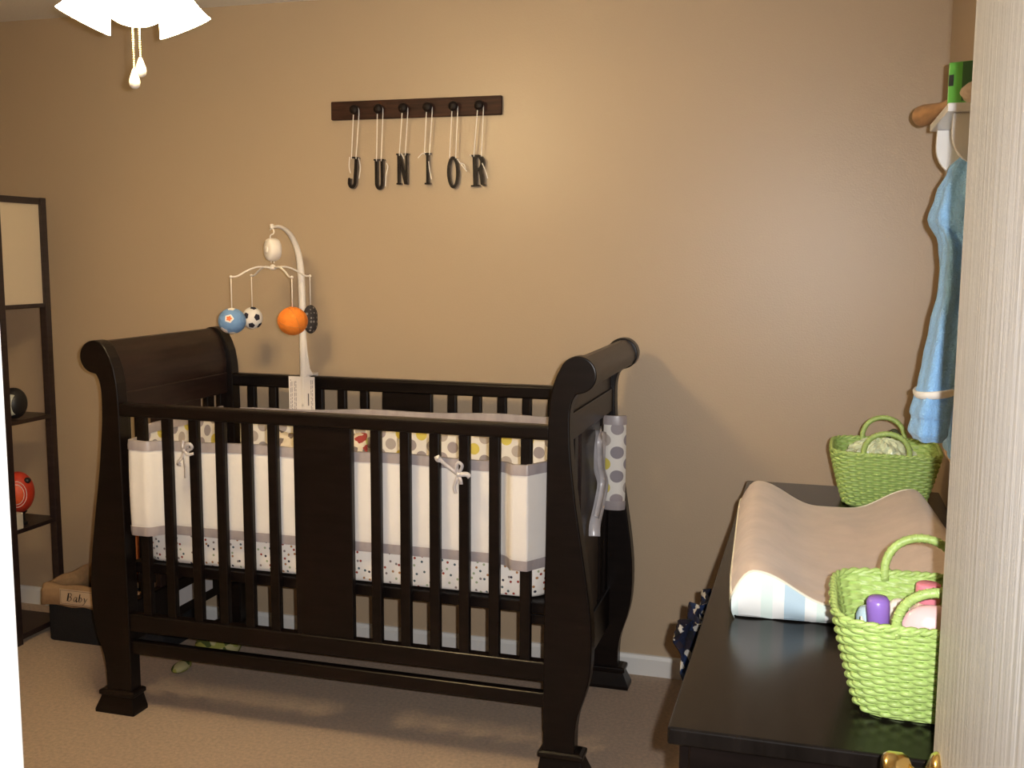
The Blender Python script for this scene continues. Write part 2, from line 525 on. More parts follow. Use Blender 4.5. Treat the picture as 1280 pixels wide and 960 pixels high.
# the open door (slab swung into the room on the right)
DX, DY0, DY1 = 0.16, WY0 + 0.012, 1.33
door = struct(boxo('door_1', M['door'], DX, DX + 0.035, DY0, DY1, 0.012, DH - 0.005, bevel=0.0025))
KY, KZ = DY1 - 0.062, 0.893
b = MB()
rx = Matrix.Rotation(-pi / 2, 3, 'Y')   # lathe axis -> -X
b.lathe([(0.0335, 0.0), (0.0335, 0.003), (0.030, 0.008), (0.020, 0.012), (0.0125, 0.015), (0.0115, 0.026), (0.015, 0.030), (0.024, 0.034),
         (0.0275, 0.041), (0.0275, 0.056), (0.0245, 0.062), (0.018, 0.0645), (0.012, 0.0635)], 36, (DX, KY, KZ), rx)
kn = b.done('door_handle', M['brass'], door, autosm=50)
kn['label'] = 'polished brass door knob'
b = MB()
b.box(DX + 0.006, DX + 0.029, DY1 - 0.0005, DY1 + 0.0015, KZ - 0.028, KZ + 0.028)
b.done('latch_plate', M['brass'], door)

# ------------------------------------------------------------------ crib
CX = -1.415
YF0, YF1 = 2.80, 2.852        # front posts
YB0, YB1 = 3.478, 3.53        # back posts
crib = thing('crib', 'dark espresso wooden sleigh crib with scrolled ends standing along the tan wall', 'crib', (CX, 3.165, 0))

def post_profile(sgn):
    P = []
    # outer side from ankle upward
    outer = [(0.792, 0.07), (0.792, 0.14), (0.800, 0.195), (0.818, 0.25), (0.832, 0.31), (0.8375, 0.38), (0.836, 0.46), (0.828, 0.54), (0.815, 0.63),
             (0.801, 0.72), (0.787, 0.81), (0.776, 0.90), (0.768, 0.98), (0.766, 1.05), (0.768, 1.085), (0.774, 1.11), (0.784, 1.127)]
    P += [tuple(v) for v in [(p.x, p.y) for p in lerp_pts([(a, c, 0) for a, c in outer], 2)]]
    cx, cz, r = 0.788, 1.182, 0.0525
    for a in range(-80, 151, 10):
        P.append((cx + r * cos(radians(a)), cz + r * sin(radians(a))))
    inner = [(0.728, 1.180), (0.716, 1.147), (0.708, 1.10), (0.704, 1.04), (0.702, 0.95), (0.700, 0.7), (0.697, 0.4), (0.697, 0.07)]
    P += inner
    return [(CX + sgn * u, z) for u, z in P]

for sgn in (-1, 1):
    for y0, y1, fd in ((YF0, YF1, 1), (YB0, YB1, 0)):
        b = MB()
        b.prism(post_profile(sgn), 'y', y0, y1)
        post = b.done('post', M['espresso'], crib, bevel=0.004, seg=3)
        b = MB()
        ua, ub = 0.690, 0.825
        def q(u0, u1, yy0, yy1, z):
            xs = sorted((CX + sgn * u0, CX + sgn * u1))
            return [(xs[0], yy0, z), (xs[1], yy0, z), (xs[1], yy1, z), (xs[0], yy1, z)]
        b.rings([q(0.683, 0.832, y0 - 0.013, y1 + 0.013, 0), q(0.683, 0.832, y0 - 0.013, y1 + 0.013, 0.012),
                 q(0.690, 0.812, y0 - 0.004, y1 + 0.004, 0.056), q(0.690, 0.812, y0 - 0.004, y1 + 0.004, 0.060),
                 q(0.684, 0.818, y0 - 0.009, y1 + 0.009, 0.062), q(0.684, 0.818, y0 - 0.009, y1 + 0.009, 0.076),
                 q(0.692, 0.806, y0 - 0.003, y1 + 0.003, 0.080)])
        b.done('foot', M['espresso'], post, bevel=0.003)

XL, XR = CX - 0.700, CX + 0.700     # between the posts
def rail(name, y0, y1, z0, z1, bev=0.006):
    return boxo(name, M['espresso'], XL - 0.012, XR + 0.012, y0, y1, z0, z1, crib, bev, 3)
rail('top_rail', 2.803, 2.849, 0.993, 1.035, 0.009)
rail('bottom_rail', 2.806, 2.844, 0.283, 0.342)
rail('stretcher', 2.810, 2.842, 0.205, 0.248)
rail('top_rail', 3.481, 3.527, 1.012, 1.060, 0.009)
rail('bottom_rail', 3.484, 3.524, 0.283, 0.358)

# side slats and centre boards
slat_x = [-2.0505, -1.959, -1.861, -1.7675, -1.675, -1.585, -1.2435, -1.1495, -1.0565, -0.965, -0.873, -0.7785]
def slat_mesh(hw, y0, y1, z0, z1):
    b = MB()
    b.box(-hw, hw, y0, y1, z0, z1)
    return b
proto = None
for yc, zt in ((2.826, 1.000), (3.504, 1.018)):
    proto = None
    for x in slat_x:
        if proto is None:
            proto = slat_mesh(0.0165, yc - 0.011, yc + 0.011, 0.335, zt).done('slat', M['espresso'], None, 0.004, 2)
            o = proto
        else:
            o = proto.copy()
            C.objects.link(o)
        o.parent = crib
        o.matrix_parent_inverse = Matrix.Translation(-crib.location)
        o.location = (x, 0, 0)
    boxo('center_panel', M['espresso'], -1.512, -1.320, yc - 0.012, yc + 0.012, 0.335, zt, crib, 0.003)

# ends: scrolled head board, slats with a wide middle board, lower rail
for sgn in (-1, 1):
    prof = [(0.7285, 1.060), (0.727, 1.10), (0.732, 1.14), (0.744, 1.18), (0.760, 1.210), (0.780, 1.2275), (0.800, 1.229), (0.820, 1.216),
            (0.8335, 1.190), (0.834, 1.168), (0.823, 1.147), (0.805, 1.136), (0.785, 1.134), (0.766, 1.140), (0.757, 1.136), (0.753, 1.120), (0.752, 1.060)]
    b = MB()
    b.prism([(CX + sgn * u, z) for u, z in prof], 'y', YF1 - 0.003, YB0 + 0.003)
    hb = b.done('scroll_panel', M['espresso_lit'], crib, autosm=35)
    xa, xb = sorted((CX + sgn * 0.726, CX + sgn * 0.759))
    boxo('upper_rail', M['espresso_lit'], xa, xb, YF1 - 0.003, YB0 + 0.003, 0.985, 1.064, crib, 0.004)
    boxo('lower_rail', M['espresso'], xa, xb, YF1 - 0.003, YB0 + 0.003, 0.225, 0.360, crib, 0.004)
    xa, xb = sorted((CX + sgn * 0.730, CX + sgn * 0.751))
    boxo('wide_slat', M['espresso_lit'], xa, xb, 3.028, 3.306, 0.352, 0.990, crib, 0.003)
    for y0, y1 in ((2.852, 2.898), (2.940, 2.986), (3.348, 3.394), (3.436, 3.480)):
        boxo('end_slat', M['espresso'], xa, xb, y0, y1, 0.352, 0.990, crib, 0.003)
    if sgn == -1:
        st = MB()
        X = CX - 0.7257
        st.box(X, X + 0.001, 3.085, 3.335, 0.262, 0.320)
        so = st.done('warning_sticker', M['sticker'], crib)
        so['label'] = 'pale grey printed sticker'
# mattress board
boxo('mattress_board', M['espresso'], CX - 0.722, CX + 0.722, 2.858, 3.474, 0.468, 0.502, crib, 0.003)
for sx in (-0.66, 0.66):
    for y in (2.8475, 3.470):
        boxo('board_bracket', M['espresso'], CX + sx - 0.03, CX + sx + 0.03, y, y + 0.012, 0.44, 0.468, crib, 0.001)

# ------------------------------------------------------------------ mattress with fitted sheet
def rrect(x0, x1, y0, y1, r, n=6):
    out = []
    for cx, cy, a0 in ((x1 - r, y1 - r, 0), (x0 + r, y1 - r, 90), (x0 + r, y0 + r, 180), (x1 - r, y0 + r, 270)):
        for i in range(n + 1):
            a = radians(a0 + 90 * i / n)
            out.append((cx + r * cos(a), cy + r * sin(a)))
    return out
def uv_box(o, su=1.0):
    """uv in metres: around the sides (arc length) and up; flat on top"""
    me = o.data
    uvl = me.uv_layers.new(name='uv')
    for p in me.polygons:
        nx, ny, nz = p.normal
        for li in p.loop_indices:
            co = me.vertices[me.loops[li].vertex_index].co
            if abs(nz) > 0.7:
                uvl.data[li].uv = (co.x, co.y)
            elif abs(ny) > abs(nx):
                uvl.data[li].uv = (co.x, co.z)
            else:
                uvl.data[li].uv = (co.y, co.z)
b = MB()
mx0, mx1, my0, my1 = -2.108, -0.735, 2.872, 3.425
rg = []
for ins, z in ((0.022, 0.5025), (0.006, 0.508), (0.0, 0.520), (0.0, 0.600), (0.006, 0.617), (0.02, 0.628), (0.06, 0.634)):
    rg.append([(x, y, z + (0.006 * sin(x * 9) if 0.51 < z < 0.53 else 0)) for x, y in rrect(mx0 + ins, mx1 - ins, my0 + ins, my1 - ins, 0.07 - ins * 0.3)])
b.rings(rg)
mt = b.done('mattress', M['sheet'], None, smooth=True)
uv_box(mt)
tag(mt, 'crib mattress in a white fitted sheet with tiny coloured dots', 'mattress')

# ------------------------------------------------------------------ bumper
bump = thing('crib_bumper', 'white and polka dot padded crib bumper with grey satin edges inside the crib slats', 'crib bumper', (CX, 3.1, 0.62))

def bumper_panel(path, z0, z1, th, parent, name='panel', outer=None, inner=None, wave=0.003, u0=0.0, drop=0.0):
    """padded strip along an XY path; material 0 = left-hand side of the path, 1 = other side"""
    P = lerp_pts([(x, y, 0) for x, y in path], 8)
    L = [0.0]
    for i in range(1, len(P)):
        L.append(L[-1] + (P[i] - P[i - 1]).length)
    nv = 8
    b = MB()
    uvs = []
    def side(s_):
        V = []
        for i, p in enumerate(P):
            t = (P[min(i + 1, len(P) - 1)] - P[max(i - 1, 0)]).normalized()
            n = Vector((-t.y, t.x, 0))
            col = []
            for j in range(nv + 1):
                v = j / nv
                puff = th * (0.45 + 0.55 * sin(pi * v) ** 0.5)
                z = z0 + (z1 - z0) * v + wave * sin(L[i] * 13 + 1) * (v) - drop * (1 - L[i] / L[-1]) ** 2
                col.append((b.bm.verts.new(p + n * (puff * s_) + Vector((0, 0, z))), L[i] + u0, z))
            V.append(col)
        return V
    A, B = side(1), side(-1)
    uvl = b.bm.loops.layers.uv.new('uv')
    def quad(a, c, d, e, mi):
        f = b.bm.faces.new((a[0], c[0], d[0], e[0]))
        f.material_index = mi
        for lp, q in zip(f.loops, (a, c, d, e)):
            lp[uvl].uv = (q[1], q[2])
    for i in range(len(P) - 1):
        for j in range(nv):
            quad(A[i][j], A[i + 1][j], A[i + 1][j + 1], A[i][j + 1], 0)
            quad(B[i][j], B[i + 1][j], B[i + 1][j + 1], B[i][j + 1], 1)
        for j in (0, nv):
            quad(A[i][j], A[i + 1][j], B[i + 1][j], B[i][j], 0)
    for i in (0, len(P) - 1):
        for j in range(nv):
            quad(A[i][j], A[i][j + 1], B[i][j + 1], B[i][j], 0)
    o = b.done(name, [outer or M['bumper_plain'], inner or M['bumper_dots']], parent, smooth=True)
    # satin bands along the top and bottom edges
    for zz0, zz1, s0, s1 in ((z1 - 0.026, z1 + 0.004, 1, 1), (z0 - 0.004, z0 + 0.026, 0, 0)):
        b = MB()
        rings = []
        for i, p in enumerate(P):
            t = (P[min(i + 1, len(P) - 1)] - P[max(i - 1, 0)]).normalized()
            n = Vector((-t.y, t.x, 0))
            dz = wave * sin(L[i] * 13 + 1) * s1 - drop * (1 - L[i] / L[-1]) ** 2
            ha, hb = (th * 0.88 + 0.0015, th * 0.5 + 0.002) if s1 else (th * 0.5 + 0.002, th * 0.88 + 0.0015)
            hm = max(ha, hb)
            rings.append([p + n * ha + Vector((0, 0, zz0 + dz)), p + n * (hm) + Vector((0, 0, (zz0 + zz1) / 2 + dz)), p + n * hb + Vector((0, 0, zz1 + dz)),
                          p - n * hb + Vector((0, 0, zz1 + dz)), p - n * hm + Vector((0, 0, (zz0 + zz1) / 2 + dz)), p - n * ha + Vector((0, 0, zz0 + dz))])
        b.rings(rings)
        t_ = b.done('satin_band', M['trim_silver'], o, autosm=50)
    return o

TH = 0.0075
# front: woven out around the outermost slats
front = [(-2.092, 2.895), (-2.090, 2.83), (-2.083, 2.806), (-2.05, 2.8035), (-2.022, 2.806), (-2.000, 2.834), (-1.975, 2.851), (-1.94, 2.853), (-1.7, 2.853), (-1.42, 2.854),
         (-1.1, 2.853), (-0.90, 2.853), (-0.862, 2.851), (-0.836, 2.835), (-0.815, 2.808), (-0.798, 2.8035), (-0.7735, 2.8015), (-0.7715, 2.8025), (-0.7700, 2.8045), (-0.750, 2.838), (-0.730, 2.872), (-0.718, 2.895)]
bumper_panel(front, 0.615, 0.914, TH, bump, 'front_panel', outer=M['bumper_dots'], inner=M['bumper_plain'])
bumper_panel([(-2.07, 3.448), (-1.7, 3.452), (-1.4, 3.452), (-1.0, 3.452), (-0.77, 3.450)], 0.640, 0.955, TH, bump, 'back_panel',
             outer=M['bumper_plain'], inner=M['bumper_dots'], u0=0.3, drop=0.026)
bumper_panel([(-2.122, 2.93), (-2.124, 3.1), (-2.124, 3.25), (-2.118, 3.40)], 0.640, 0.940, TH, bump, 'end_panel',
             outer=M['bumper_plain'], inner=M['bumper_dots'], u0=0.11)
bumper_panel([(-0.708, 2.93), (-0.706, 3.1), (-0.706, 3.25), (-0.710, 3.40)], 0.640, 0.940, TH, bump, 'end_panel',
             outer=M['bumper_dots'], inner=M['bumper_plain'], u0=0.17)
# the corner of the bumper that is folded out round the back post
bumper_panel([(-0.6545, 3.336), (-0.640, 3.328), (-0.620, 3.326), (-0.600, 3.331), (-0.588, 3.346)], 0.682, 0.985, 0.006, bump, 'folded_corner',
             outer=M['bumper_dots'], inner=M['bumper_dots'], u0=0.033)

def ribbon(b, pts, wdt, nrm, th=0.0008, k=8):
    """flat ribbon along pts, facing about nrm"""
    P = lerp_pts(pts, k) if k else [Vector(p) for p in pts]
    nrm = Vector(nrm).normalized()
    rings = []
    for i, p in enumerate(P):
        t = (P[min(i + 1, len(P) - 1)] - P[max(i - 1, 0)])
        if t.length < 1e-7:
            t = Vector((0, 0, 1))
        s = t.normalized().cross(nrm)
        s = s.normalized() if s.length > 1e-5 else Vector((1, 0, 0))
        n2 = s.cross(t.normalized())
        rings.append([p + s * wdt / 2 + n2 * th, p - s * wdt / 2 + n2 * th, p - s * wdt / 2 - n2 * th, p + s * wdt / 2 - n2 * th])
    b.rings(rings)

# satin bows tied round the slats
def bow(x, z, y, variant):
    b = MB()
    V = lambda dx, dz, dy=0.0: (x + dx, y + dy, z + dz)
    if variant == 0:
        ribbon(b, [V(-.006, .03), V(-.008, .012, -.004), V(0, 0, -.006)], .010, (0, -1, 0))
        ribbon(b, [V(0, 0, -.006), V(.012, .018, -.012), V(.026, .022, -.012), V(.030, .010, -.008), V(.012, .000, -.006)], .010, (.3, -1, .4))
        ribbon(b, [V(0, 0, -.006), V(.014, -.012, -.010), V(.034, -.008, -.006)], .009, (0, -1, .5))
        ribbon(b, [V(0, 0, -.006), V(-.004, -.020, -.010), V(-.016, -.034, -.012), V(-.020, -.044, -.010), V(-.010, -.046, -.008)], .010, (0, -1, 0.2))
        ribbon(b, [V(0, 0, -.006), V(.003, -.03, -.010), V(.004, -.06, -.008), V(.002, -.088, -.006)], .007, (0, -1, 0))
    else:
        ribbon(b, [V(-.062, .046, -.004), V(-.045, .032, -.008), V(-.020, .014, -.007), V(0, 0, -.006)], .011, (0, -1, .1))
        ribbon(b, [V(-.066, .05, -.004), V(-.060, .042, -.010), V(-.052, .040, -.006)], .016, (0, -1, .4))
        ribbon(b, [V(0, 0, -.006), V(-.004, .022, -.012), V(.004, .036, -.012), V(.014, .026, -.010), V(.002, .002, -.007)], .009, (.5, -1, .2))
        ribbon(b, [V(0, 0, -.006), V(.012, .002, -.010), V(.028, .002, -.008), V(.036, -.006, -.006)], .014, (0, -1, .4))
        ribbon(b, [V(0, 0, -.006), V(-.004, -.02, -.010), V(-.010, -.038, -.010), V(-.006, -.056, -.008)], .010, (.3, -1, 0))
        ribbon(b, [V(0, 0, -.006), V(.008, -.014, -.010), V(.010, -.028, -.008)], .011, (0, -1, .2))
    b.ball((x, y - .007, z), .006, .004, .006, 10, 6)
    o = b.done('ribbon_bow', M['ribbon_silver'], bump, smooth=True)
bow(-1.880, 0.900, 2.800, 0)
bow(-0.975, 0.882, 2.800, 1)
b = MB()
ribbon(b, [(-.648, 3.235, .955), (-.640, 3.205, .945), (-.634, 3.16, .905), (-.640, 3.19, .84), (-.634, 3.215, .79), (-.640, 3.20, .73), (-.642, 3.14, .675), (-.640, 3.125, .640)], .036, (.35, -1, 0), 0.001)
ribbon(b, [(-.647, 3.240, .960), (-.636, 3.18, .955), (-.630, 3.14, .935), (-.634, 3.17, .86), (-.630, 3.20, .80), (-.634, 3.17, .74), (-.636, 3.13, .70)], .022, (.8, -1, 0), 0.001)
b.done('ribbon_tie', M['ribbon_silver'], bump, smooth=True)

# patterned pillow leaning on the back bumper
b = MB()
def pil(u, v):
    a, c = u * 2 - 1, v * 2 - 1
    return a, c
def pillow(b, c, w_, h_, t_, lean, nu=22, nv=14, seed=1):
    c = Vector(c)
    rnd = random.Random(seed)
    ph = [rnd.uniform(0, 6) for _ in range(4)]
    for sd in (1, -1):
        def fn(u, v):
            a, e = u * 2 - 1, v * 2 - 1
            th = t_ * max(0.0, (1 - a ** 4)) ** .5 * max(0.0, (1 - e ** 4)) ** .5
            th *= 1 + .12 * sin(a * 5 + ph[0]) * sin(e * 4 + ph[1])
            x = a * w_ / 2 * (1 - .05 * e * e)
            z = e * h_ / 2 * (1 - .06 * a * a) + .010 * sin(a * 6 + ph[2])
            p = Vector((x, -sd * th, z))
            p.rotate(Euler((lean, 0, 0)))
            return c + p
        b.grid(fn, nu, nv)
    bmesh.ops.remove_doubles(b.bm, verts=b.bm.verts[:], dist=1e-5)
pillow(b, (-1.71, 3.368, 0.758), 0.38, 0.235, 0.036, radians(-14), seed=3)
pl = b.done('pillow', M['quilt'], None, smooth=True)
tag(pl, 'small patchwork print pillow in red, green and cream on the crib mattress', 'pillow')

# ------------------------------------------------------------------ crib mobile
mob = thing('crib_mobile', 'white musical crib mobile with four plush sports balls clamped to the back crib rail', 'crib mobile', (-1.805, 3.465, 0.93))
POLE = Vector((-1.808, 3.462, 0))
HK = Vector((-1.838, 3.30, 1.60))
b = MB()
pts = lerp_pts([(-1.812, 3.464, 0.95), (-1.812, 3.464, 1.10), (-1.812, 3.464, 1.30), (-1.813, 3.460, 1.44), (-1.816, 3.445, 1.52), (-1.823, 3.405, 1.578),
                (-1.830, 3.350, 1.604), (-1.838, 3.300, 1.603)], 6)
rs = [0.0140 - 0.008 * max(0, (i - 18) / (len(pts) - 19)) for i in range(len(pts))]
b.tube(pts, rs, 10, flat=(1.0, 0.8))
b.done('arm', M['plastic_white'], mob, smooth=True)
# swept fin at the foot of the pole
b = MB()
b.prism([(-1.800, 1.24), (-1.796, 1.16), (-1.786, 1.09), (-1.772, 1.068), (-1.806, 1.066), (-1.806, 1.24)], 'y', 3.462, 3.468)
b.done('arm_fin', M['plastic_white'], mob, bevel=0.002)
b = MB()
b.box(-1.826, -1.790, 3.466, 3.4785, 0.95, 1.066)
b.box(-1.826, -1.790, 3.466, 3.540, 1.0615, 1.070)
b.box(-1.826, -1.790, 3.5285, 3.540, 1.0, 1.066)
b.done('clamp', M['plastic_white'], mob, bevel=0.002)
b = MB()
b.box(-1.868, -1.763, 3.4535, 3.4555, 0.905, 1.062)
tagp = b.done('instruction_tag', M['paper'], mob)
tagp['label'] = 'white paper tag with columns of grey print'
b = MB()
rnd = random.Random(4)
for cx_, n_ in ((-1.858, 2), (-1.842, 2), (-1.775, 2)):
    for q_ in range(n_):
        xx = cx_ + q_ * 0.0055 - 0.002
        z_ = 0.915
        while z_ < 1.045:
            l_ = rnd.uniform(.008, .02)
            b.box(xx - .0012, xx + .0012, 3.4528, 3.4534, z_, min(z_ + l_, 1.05))
            z_ += l_ + .0035
b.done('print_lines', M['print'], tagp)
b = MB()
b.box(-1.790, -1.786, 3.4528, 3.4534, 0.955, 1.0)
b.done('print_heading', M['print_dark'], tagp)

# hook, music box, hub
b = MB()
sp = [(HK.x + 0.008 * cos(t), HK.y, HK.z - 0.012 + 0.010 * sin(t)) for t in [radians(a) for a in range(150, -100, -25)]]
sp += [(HK.x - 0.0075 * cos(t), HK.y, HK.z - 0.032 + 0.010 * sin(t)) for t in [radians(a) for a in range(70, -140, -25)]]
b.tube(sp, 0.0025, 8)
b.lathe([(0.004, 0.012), (0.0065, 0.010), (0.0065, -0.002), (0.003, -0.006)], 12, (HK.x, HK.y, HK.z + 0.002))
b.done('hook', M['plastic_white'], mob, smooth=True)
MBX = Vector((HK.x, HK.y, 1.525))
axis = Vector((-0.55, -0.83, 0)).normalized()      # the drum's round face
b = MB()
R3 = rot_to(axis)
b.lathe([(0.020, -0.026), (0.030, -0.021), (0.034, -0.012), (0.034, 0.010), (0.031, 0.018), (0.022, 0.022), (0.010, 0.023)], 28, MBX, R3 @ Matrix.Diagonal((1, 1, 1)))
for v in b.bm.verts:
    v.co.z = MBX.z + (v.co.z - MBX.z) * 1.18
mbx = b.done('music_box', M['plastic_white'], mob, autosm=60)
b = MB()
b.lathe([(0.012, 0.021), (0.013, 0.024), (0.009, 0.027)], 16, MBX, R3)
b.done('winding_key', M['plastic_white'], mbx, smooth=True)
HUB = Vector((HK.x, HK.y, 1.462))
b = MB()
sp = [(HUB.x + 0.006 * cos(t), HUB.y, HUB.z + 0.020 + 0.007 * sin(t)) for t in [radians(a) for a in range(200, -60, -26)]]
b.tube(sp, 0.0022, 8)
b.lathe([(0.003, 0.012), (0.008, 0.008), (0.013, 0.002), (0.014, -0.003), (0.008, -0.007), (0.002, -0.008)], 16, HUB)
b.done('hub', M['plastic_white'], mob, smooth=True)

cr, cf = Vector((rt[0], rt[1], 0)).normalized(), Vector((fw[0], fw[1], 0)).normalized()
mr, mf = Matrix.Rotation(radians(13), 3, 'Z') @ cr, Matrix.Rotation(radians(13), 3, 'Z') @ cf
dirs = {'front': mr * 0.062 - mf * 0.140, 'right': mr * 0.130 + mf * 0.076, 'left': -mr * 0.140 - mf * 0.076, 'back': -mr * 0.076 + mf * 0.140}
drops = {'front': 0.106, 'right': 0.110, 'left': 0.110, 'back': 0.118}
ends = {}
for k, d in dirs.items():
    b = MB()
    pp = lerp_pts([HUB + d * 0.05, HUB + d * 0.35 + Vector((0, 0, .003)), HUB + d * 0.62 + Vector((0, 0, -.010)), HUB + d * 0.85 + Vector((0, 0, -.028)), HUB + d + Vector((0, 0, -.030))], 6)
    b.tube(pp, 0.0034, 8)
    e = HUB + d + Vector((0, 0, -.030))
    b.ball(e, .0055, nu=10, nv=6)
    b.done('cross_arm', M['plastic_white'], mob, smooth=True)
    ends[k] = e
    b = MB()
    b.tube([e, e + Vector((0, 0, -drops[k]))], 0.0020, 8)
    b.done('string', M['plastic_white'], mob, smooth=True)

def on_ball(c, rv, d, s):
    """matrix placing a flat patch on an ellipsoid's surface facing d"""
    d = Vector(d).normalized()
    p = Vector((d.x * rv[0], d.y * rv[1], d.z * rv[2]))
    n = Vector((d.x / rv[0], d.y / rv[1], d.z / rv[2])).normalized()
    return Vector(c) + p, n

def patch(b, c, rv, d, rad, sides=5, spin=0.0, lift=0.0012, star=False, n_sub=4, mi=0):
    """a patch that follows the ball's curve"""
    d = Vector(d).normalized()
    q = rot_to(d)
    rings = []
    nn = sides * (2 if star else 4)
    for k in range(n_sub + 1):
        rr = rad * (k / n_sub if k else 0.04)
        ring = []
        for i in range(nn):
            a = 2 * pi * i / nn + spin
            if star:
                f = 1.0 if i % 2 == 0 else 0.62
            else:
                m_ = (2 * pi / sides)
                al = ((a - spin) % m_) - m_ / 2
                f = cos(m_ / 2) / cos(al)
            v = q @ Vector((cos(a) * rr * f, sin(a) * rr * f, 1.0))
            v = Vector((v.x, v.y, v.z)).normalized()
            ring.append(Vector(c) + Vector((v.x * (rv[0] + lift), v.y * (rv[1] + lift), v.z * (rv[2] + lift))))
        rings.append(ring)
    b.rings(rings, True, True, False, mi=mi)

tocam = -cf
def bd(x, z, y=None):
    """direction on a ball as the viewer sees it: x right, z up"""
    yy = math.sqrt(max(0.05, 1 - x * x - z * z)) if y is None else y
    return cr * x + Vector((0, 0, z)) - cf * yy
def hang(k, r):
    return ends[k] + Vector((0, 0, -drops[k] - r * 0.92))
c = hang('left', .044)
b = MB()
b.ball(c, .047, .047, .044, 28, 18)
bl = b.done('plush_ball', M['ball_blue'], mob, smooth=True)
bl['label'] = 'blue plush ball with an orange star on a white patch'
b = MB()
patch(b, c, (.047, .047, .044), bd(.05, .25), .36, 5, .3, .0010)
patch(b, c, (.047, .047, .044), bd(-.45, -.72), .40, 5, 1.0, .0010)
patch(b, c, (.047, .047, .044), bd(.05, .95), .30, 5, .6, .0010)
patch(b, c, (.047, .047, .044), bd(.1, -.93), .30, 5, .6, .0010)
b.done('white_patch', M['ball_white'], bl, smooth=True)
b = MB()
patch(b, c, (.047, .047, .044), bd(.05, .25), .24, 5, .3, .0024, star=True)
b.done('star_patch', M['star_orange'], bl, smooth=True)
c = hang('back', .039)
b = MB()
b.ball(c, .037, .037, .040, 28, 18)
bl = b.done('plush_ball', M['ball_white'], mob, smooth=True)
bl['label'] = 'white plush soccer ball with dark five-sided patches'
b = MB()
for dx, dz, dy in ((-.42, .25, None), (.66, .12, None), (.10, -.62, None), (.2, .93, None), (-.8, -.45, None), (.75, -.65, .2), (-.5, .5, -.7), (.5, -.1, -.9)):
    patch(b, c, (.037, .037, .040), bd(dx, dz, dy), .34, 5, .4, .0010)
b.done('dark_patch', M['ball_black'], bl, smooth=True)
c = hang('front', .046)
b = MB()
b.ball(c, .050, .050, .048, 28, 18, fn=lambda a, t: 1 + .018 * cos(8 * a))
bl = b.done('plush_ball', M['ball_orange'], mob, smooth=True)
bl['label'] = 'orange plush basketball'
b = MB()
for tilt in ((0.35, 0.25), (-.5, 1.2), (1.25, .6)):
    ring = []
    rm = Euler((tilt[0], tilt[1], .3)).to_matrix()
    for i in range(40):
        a = 2 * pi * i / 40
        v = rm @ Vector((cos(a), sin(a), 0))
        ring.append(c + Vector((v.x * .0502, v.y * .0502, v.z * .0482)))
    b.tube(ring, .0011, 6, closed=True)
b.done('seam', M['orange_line'], bl, smooth=True)
c = hang('right', .050)
b = MB()
b.ball(c, .024, .040, .052, 28, 18, fn=lambda a, t: 1 - .10 * math.exp(-(t * 2.6) ** 2))
bl = b.done('plush_ball', M['ball_grey'], mob, smooth=True)
bl['label'] = 'dark grey oblong plush with pale dots'

# ------------------------------------------------------------------ peg rack and name letters on the back wall
RKY = WY1
rack = thing('peg_rack', 'dark wooden rack with six round pegs mounted on the tan wall above the crib', 'peg rack', (-1.427, RKY, 2.036))
b = MB()
b.box(-1.757, -1.097, RKY - 0.018, RKY - 0.0005, 2.003, 2.070)
b.done('board', M['rack_wood'], rack, bevel=0.004, seg=3)
peg_x = [-1.651, -1.556, -1.459, -1.365, -1.268, -1.172]
ry = Matrix.Rotation(pi / 2, 3, 'X')    # +Z -> -Y
pg = None
for x in peg_x:
    if pg is None:
        b = MB()
        b.lathe([(.008, 0), (.0075, .012), (.009, .018), (.0155, .022), (.0180, .027), (.0165, .033), (.010, .037), (.003, .038)], 20, (0, RKY - 0.018, 2.034), ry)
        pg = b.done('peg', M['letter_face'], None, autosm=50)
        o = pg
    else:
        o = pg.copy()
        C.objects.link(o)
    o.parent = rack
    o.matrix_parent_inverse = Matrix.Translation(-rack.location)
    o.location = (x, 0, 0)

def arc(cx, cz, rx_, rz_, a0, a1, n=14):
    return [(cx + rx_ * cos(radians(a0 + (a1 - a0) * i / n)), cz + rz_ * sin(radians(a0 + (a1 - a0) * i / n))) for i in range(n + 1)]
def annulus(b, outer, inner, y0, y1):
    n = len(outer)
    f0 = [b.bm.verts.new((x, y0, z)) for x, z in outer]
    f1 = [b.bm.verts.new((x, y1, z)) for x, z in outer]
    g0 = [b.bm.verts.new((x, y0, z)) for x, z in inner]
    g1 = [b.bm.verts.new((x, y1, z)) for x, z in inner]
    closed = True
    for i in range(n):
        j = (i + 1) % n
        b.bm.faces.new((f0[i], f0[j], g0[j], g0[i])).material_index = 0
        b.bm.faces.new((f1[i], f1[j], g1[j], g1[i])).material_index = 0
        b.bm.faces.new((f0[i], f0[j], f1[j], f1[i])).material_index = 1
        b.bm.faces.new((g0[i], g0[j], g1[j], g1[i])).material_index = 1
def stroke(b, outer, inner, y0, y1):
    """open band between two polylines"""
    b.prism(outer + inner[::-1], 'y', y0, y1, 0, 1)

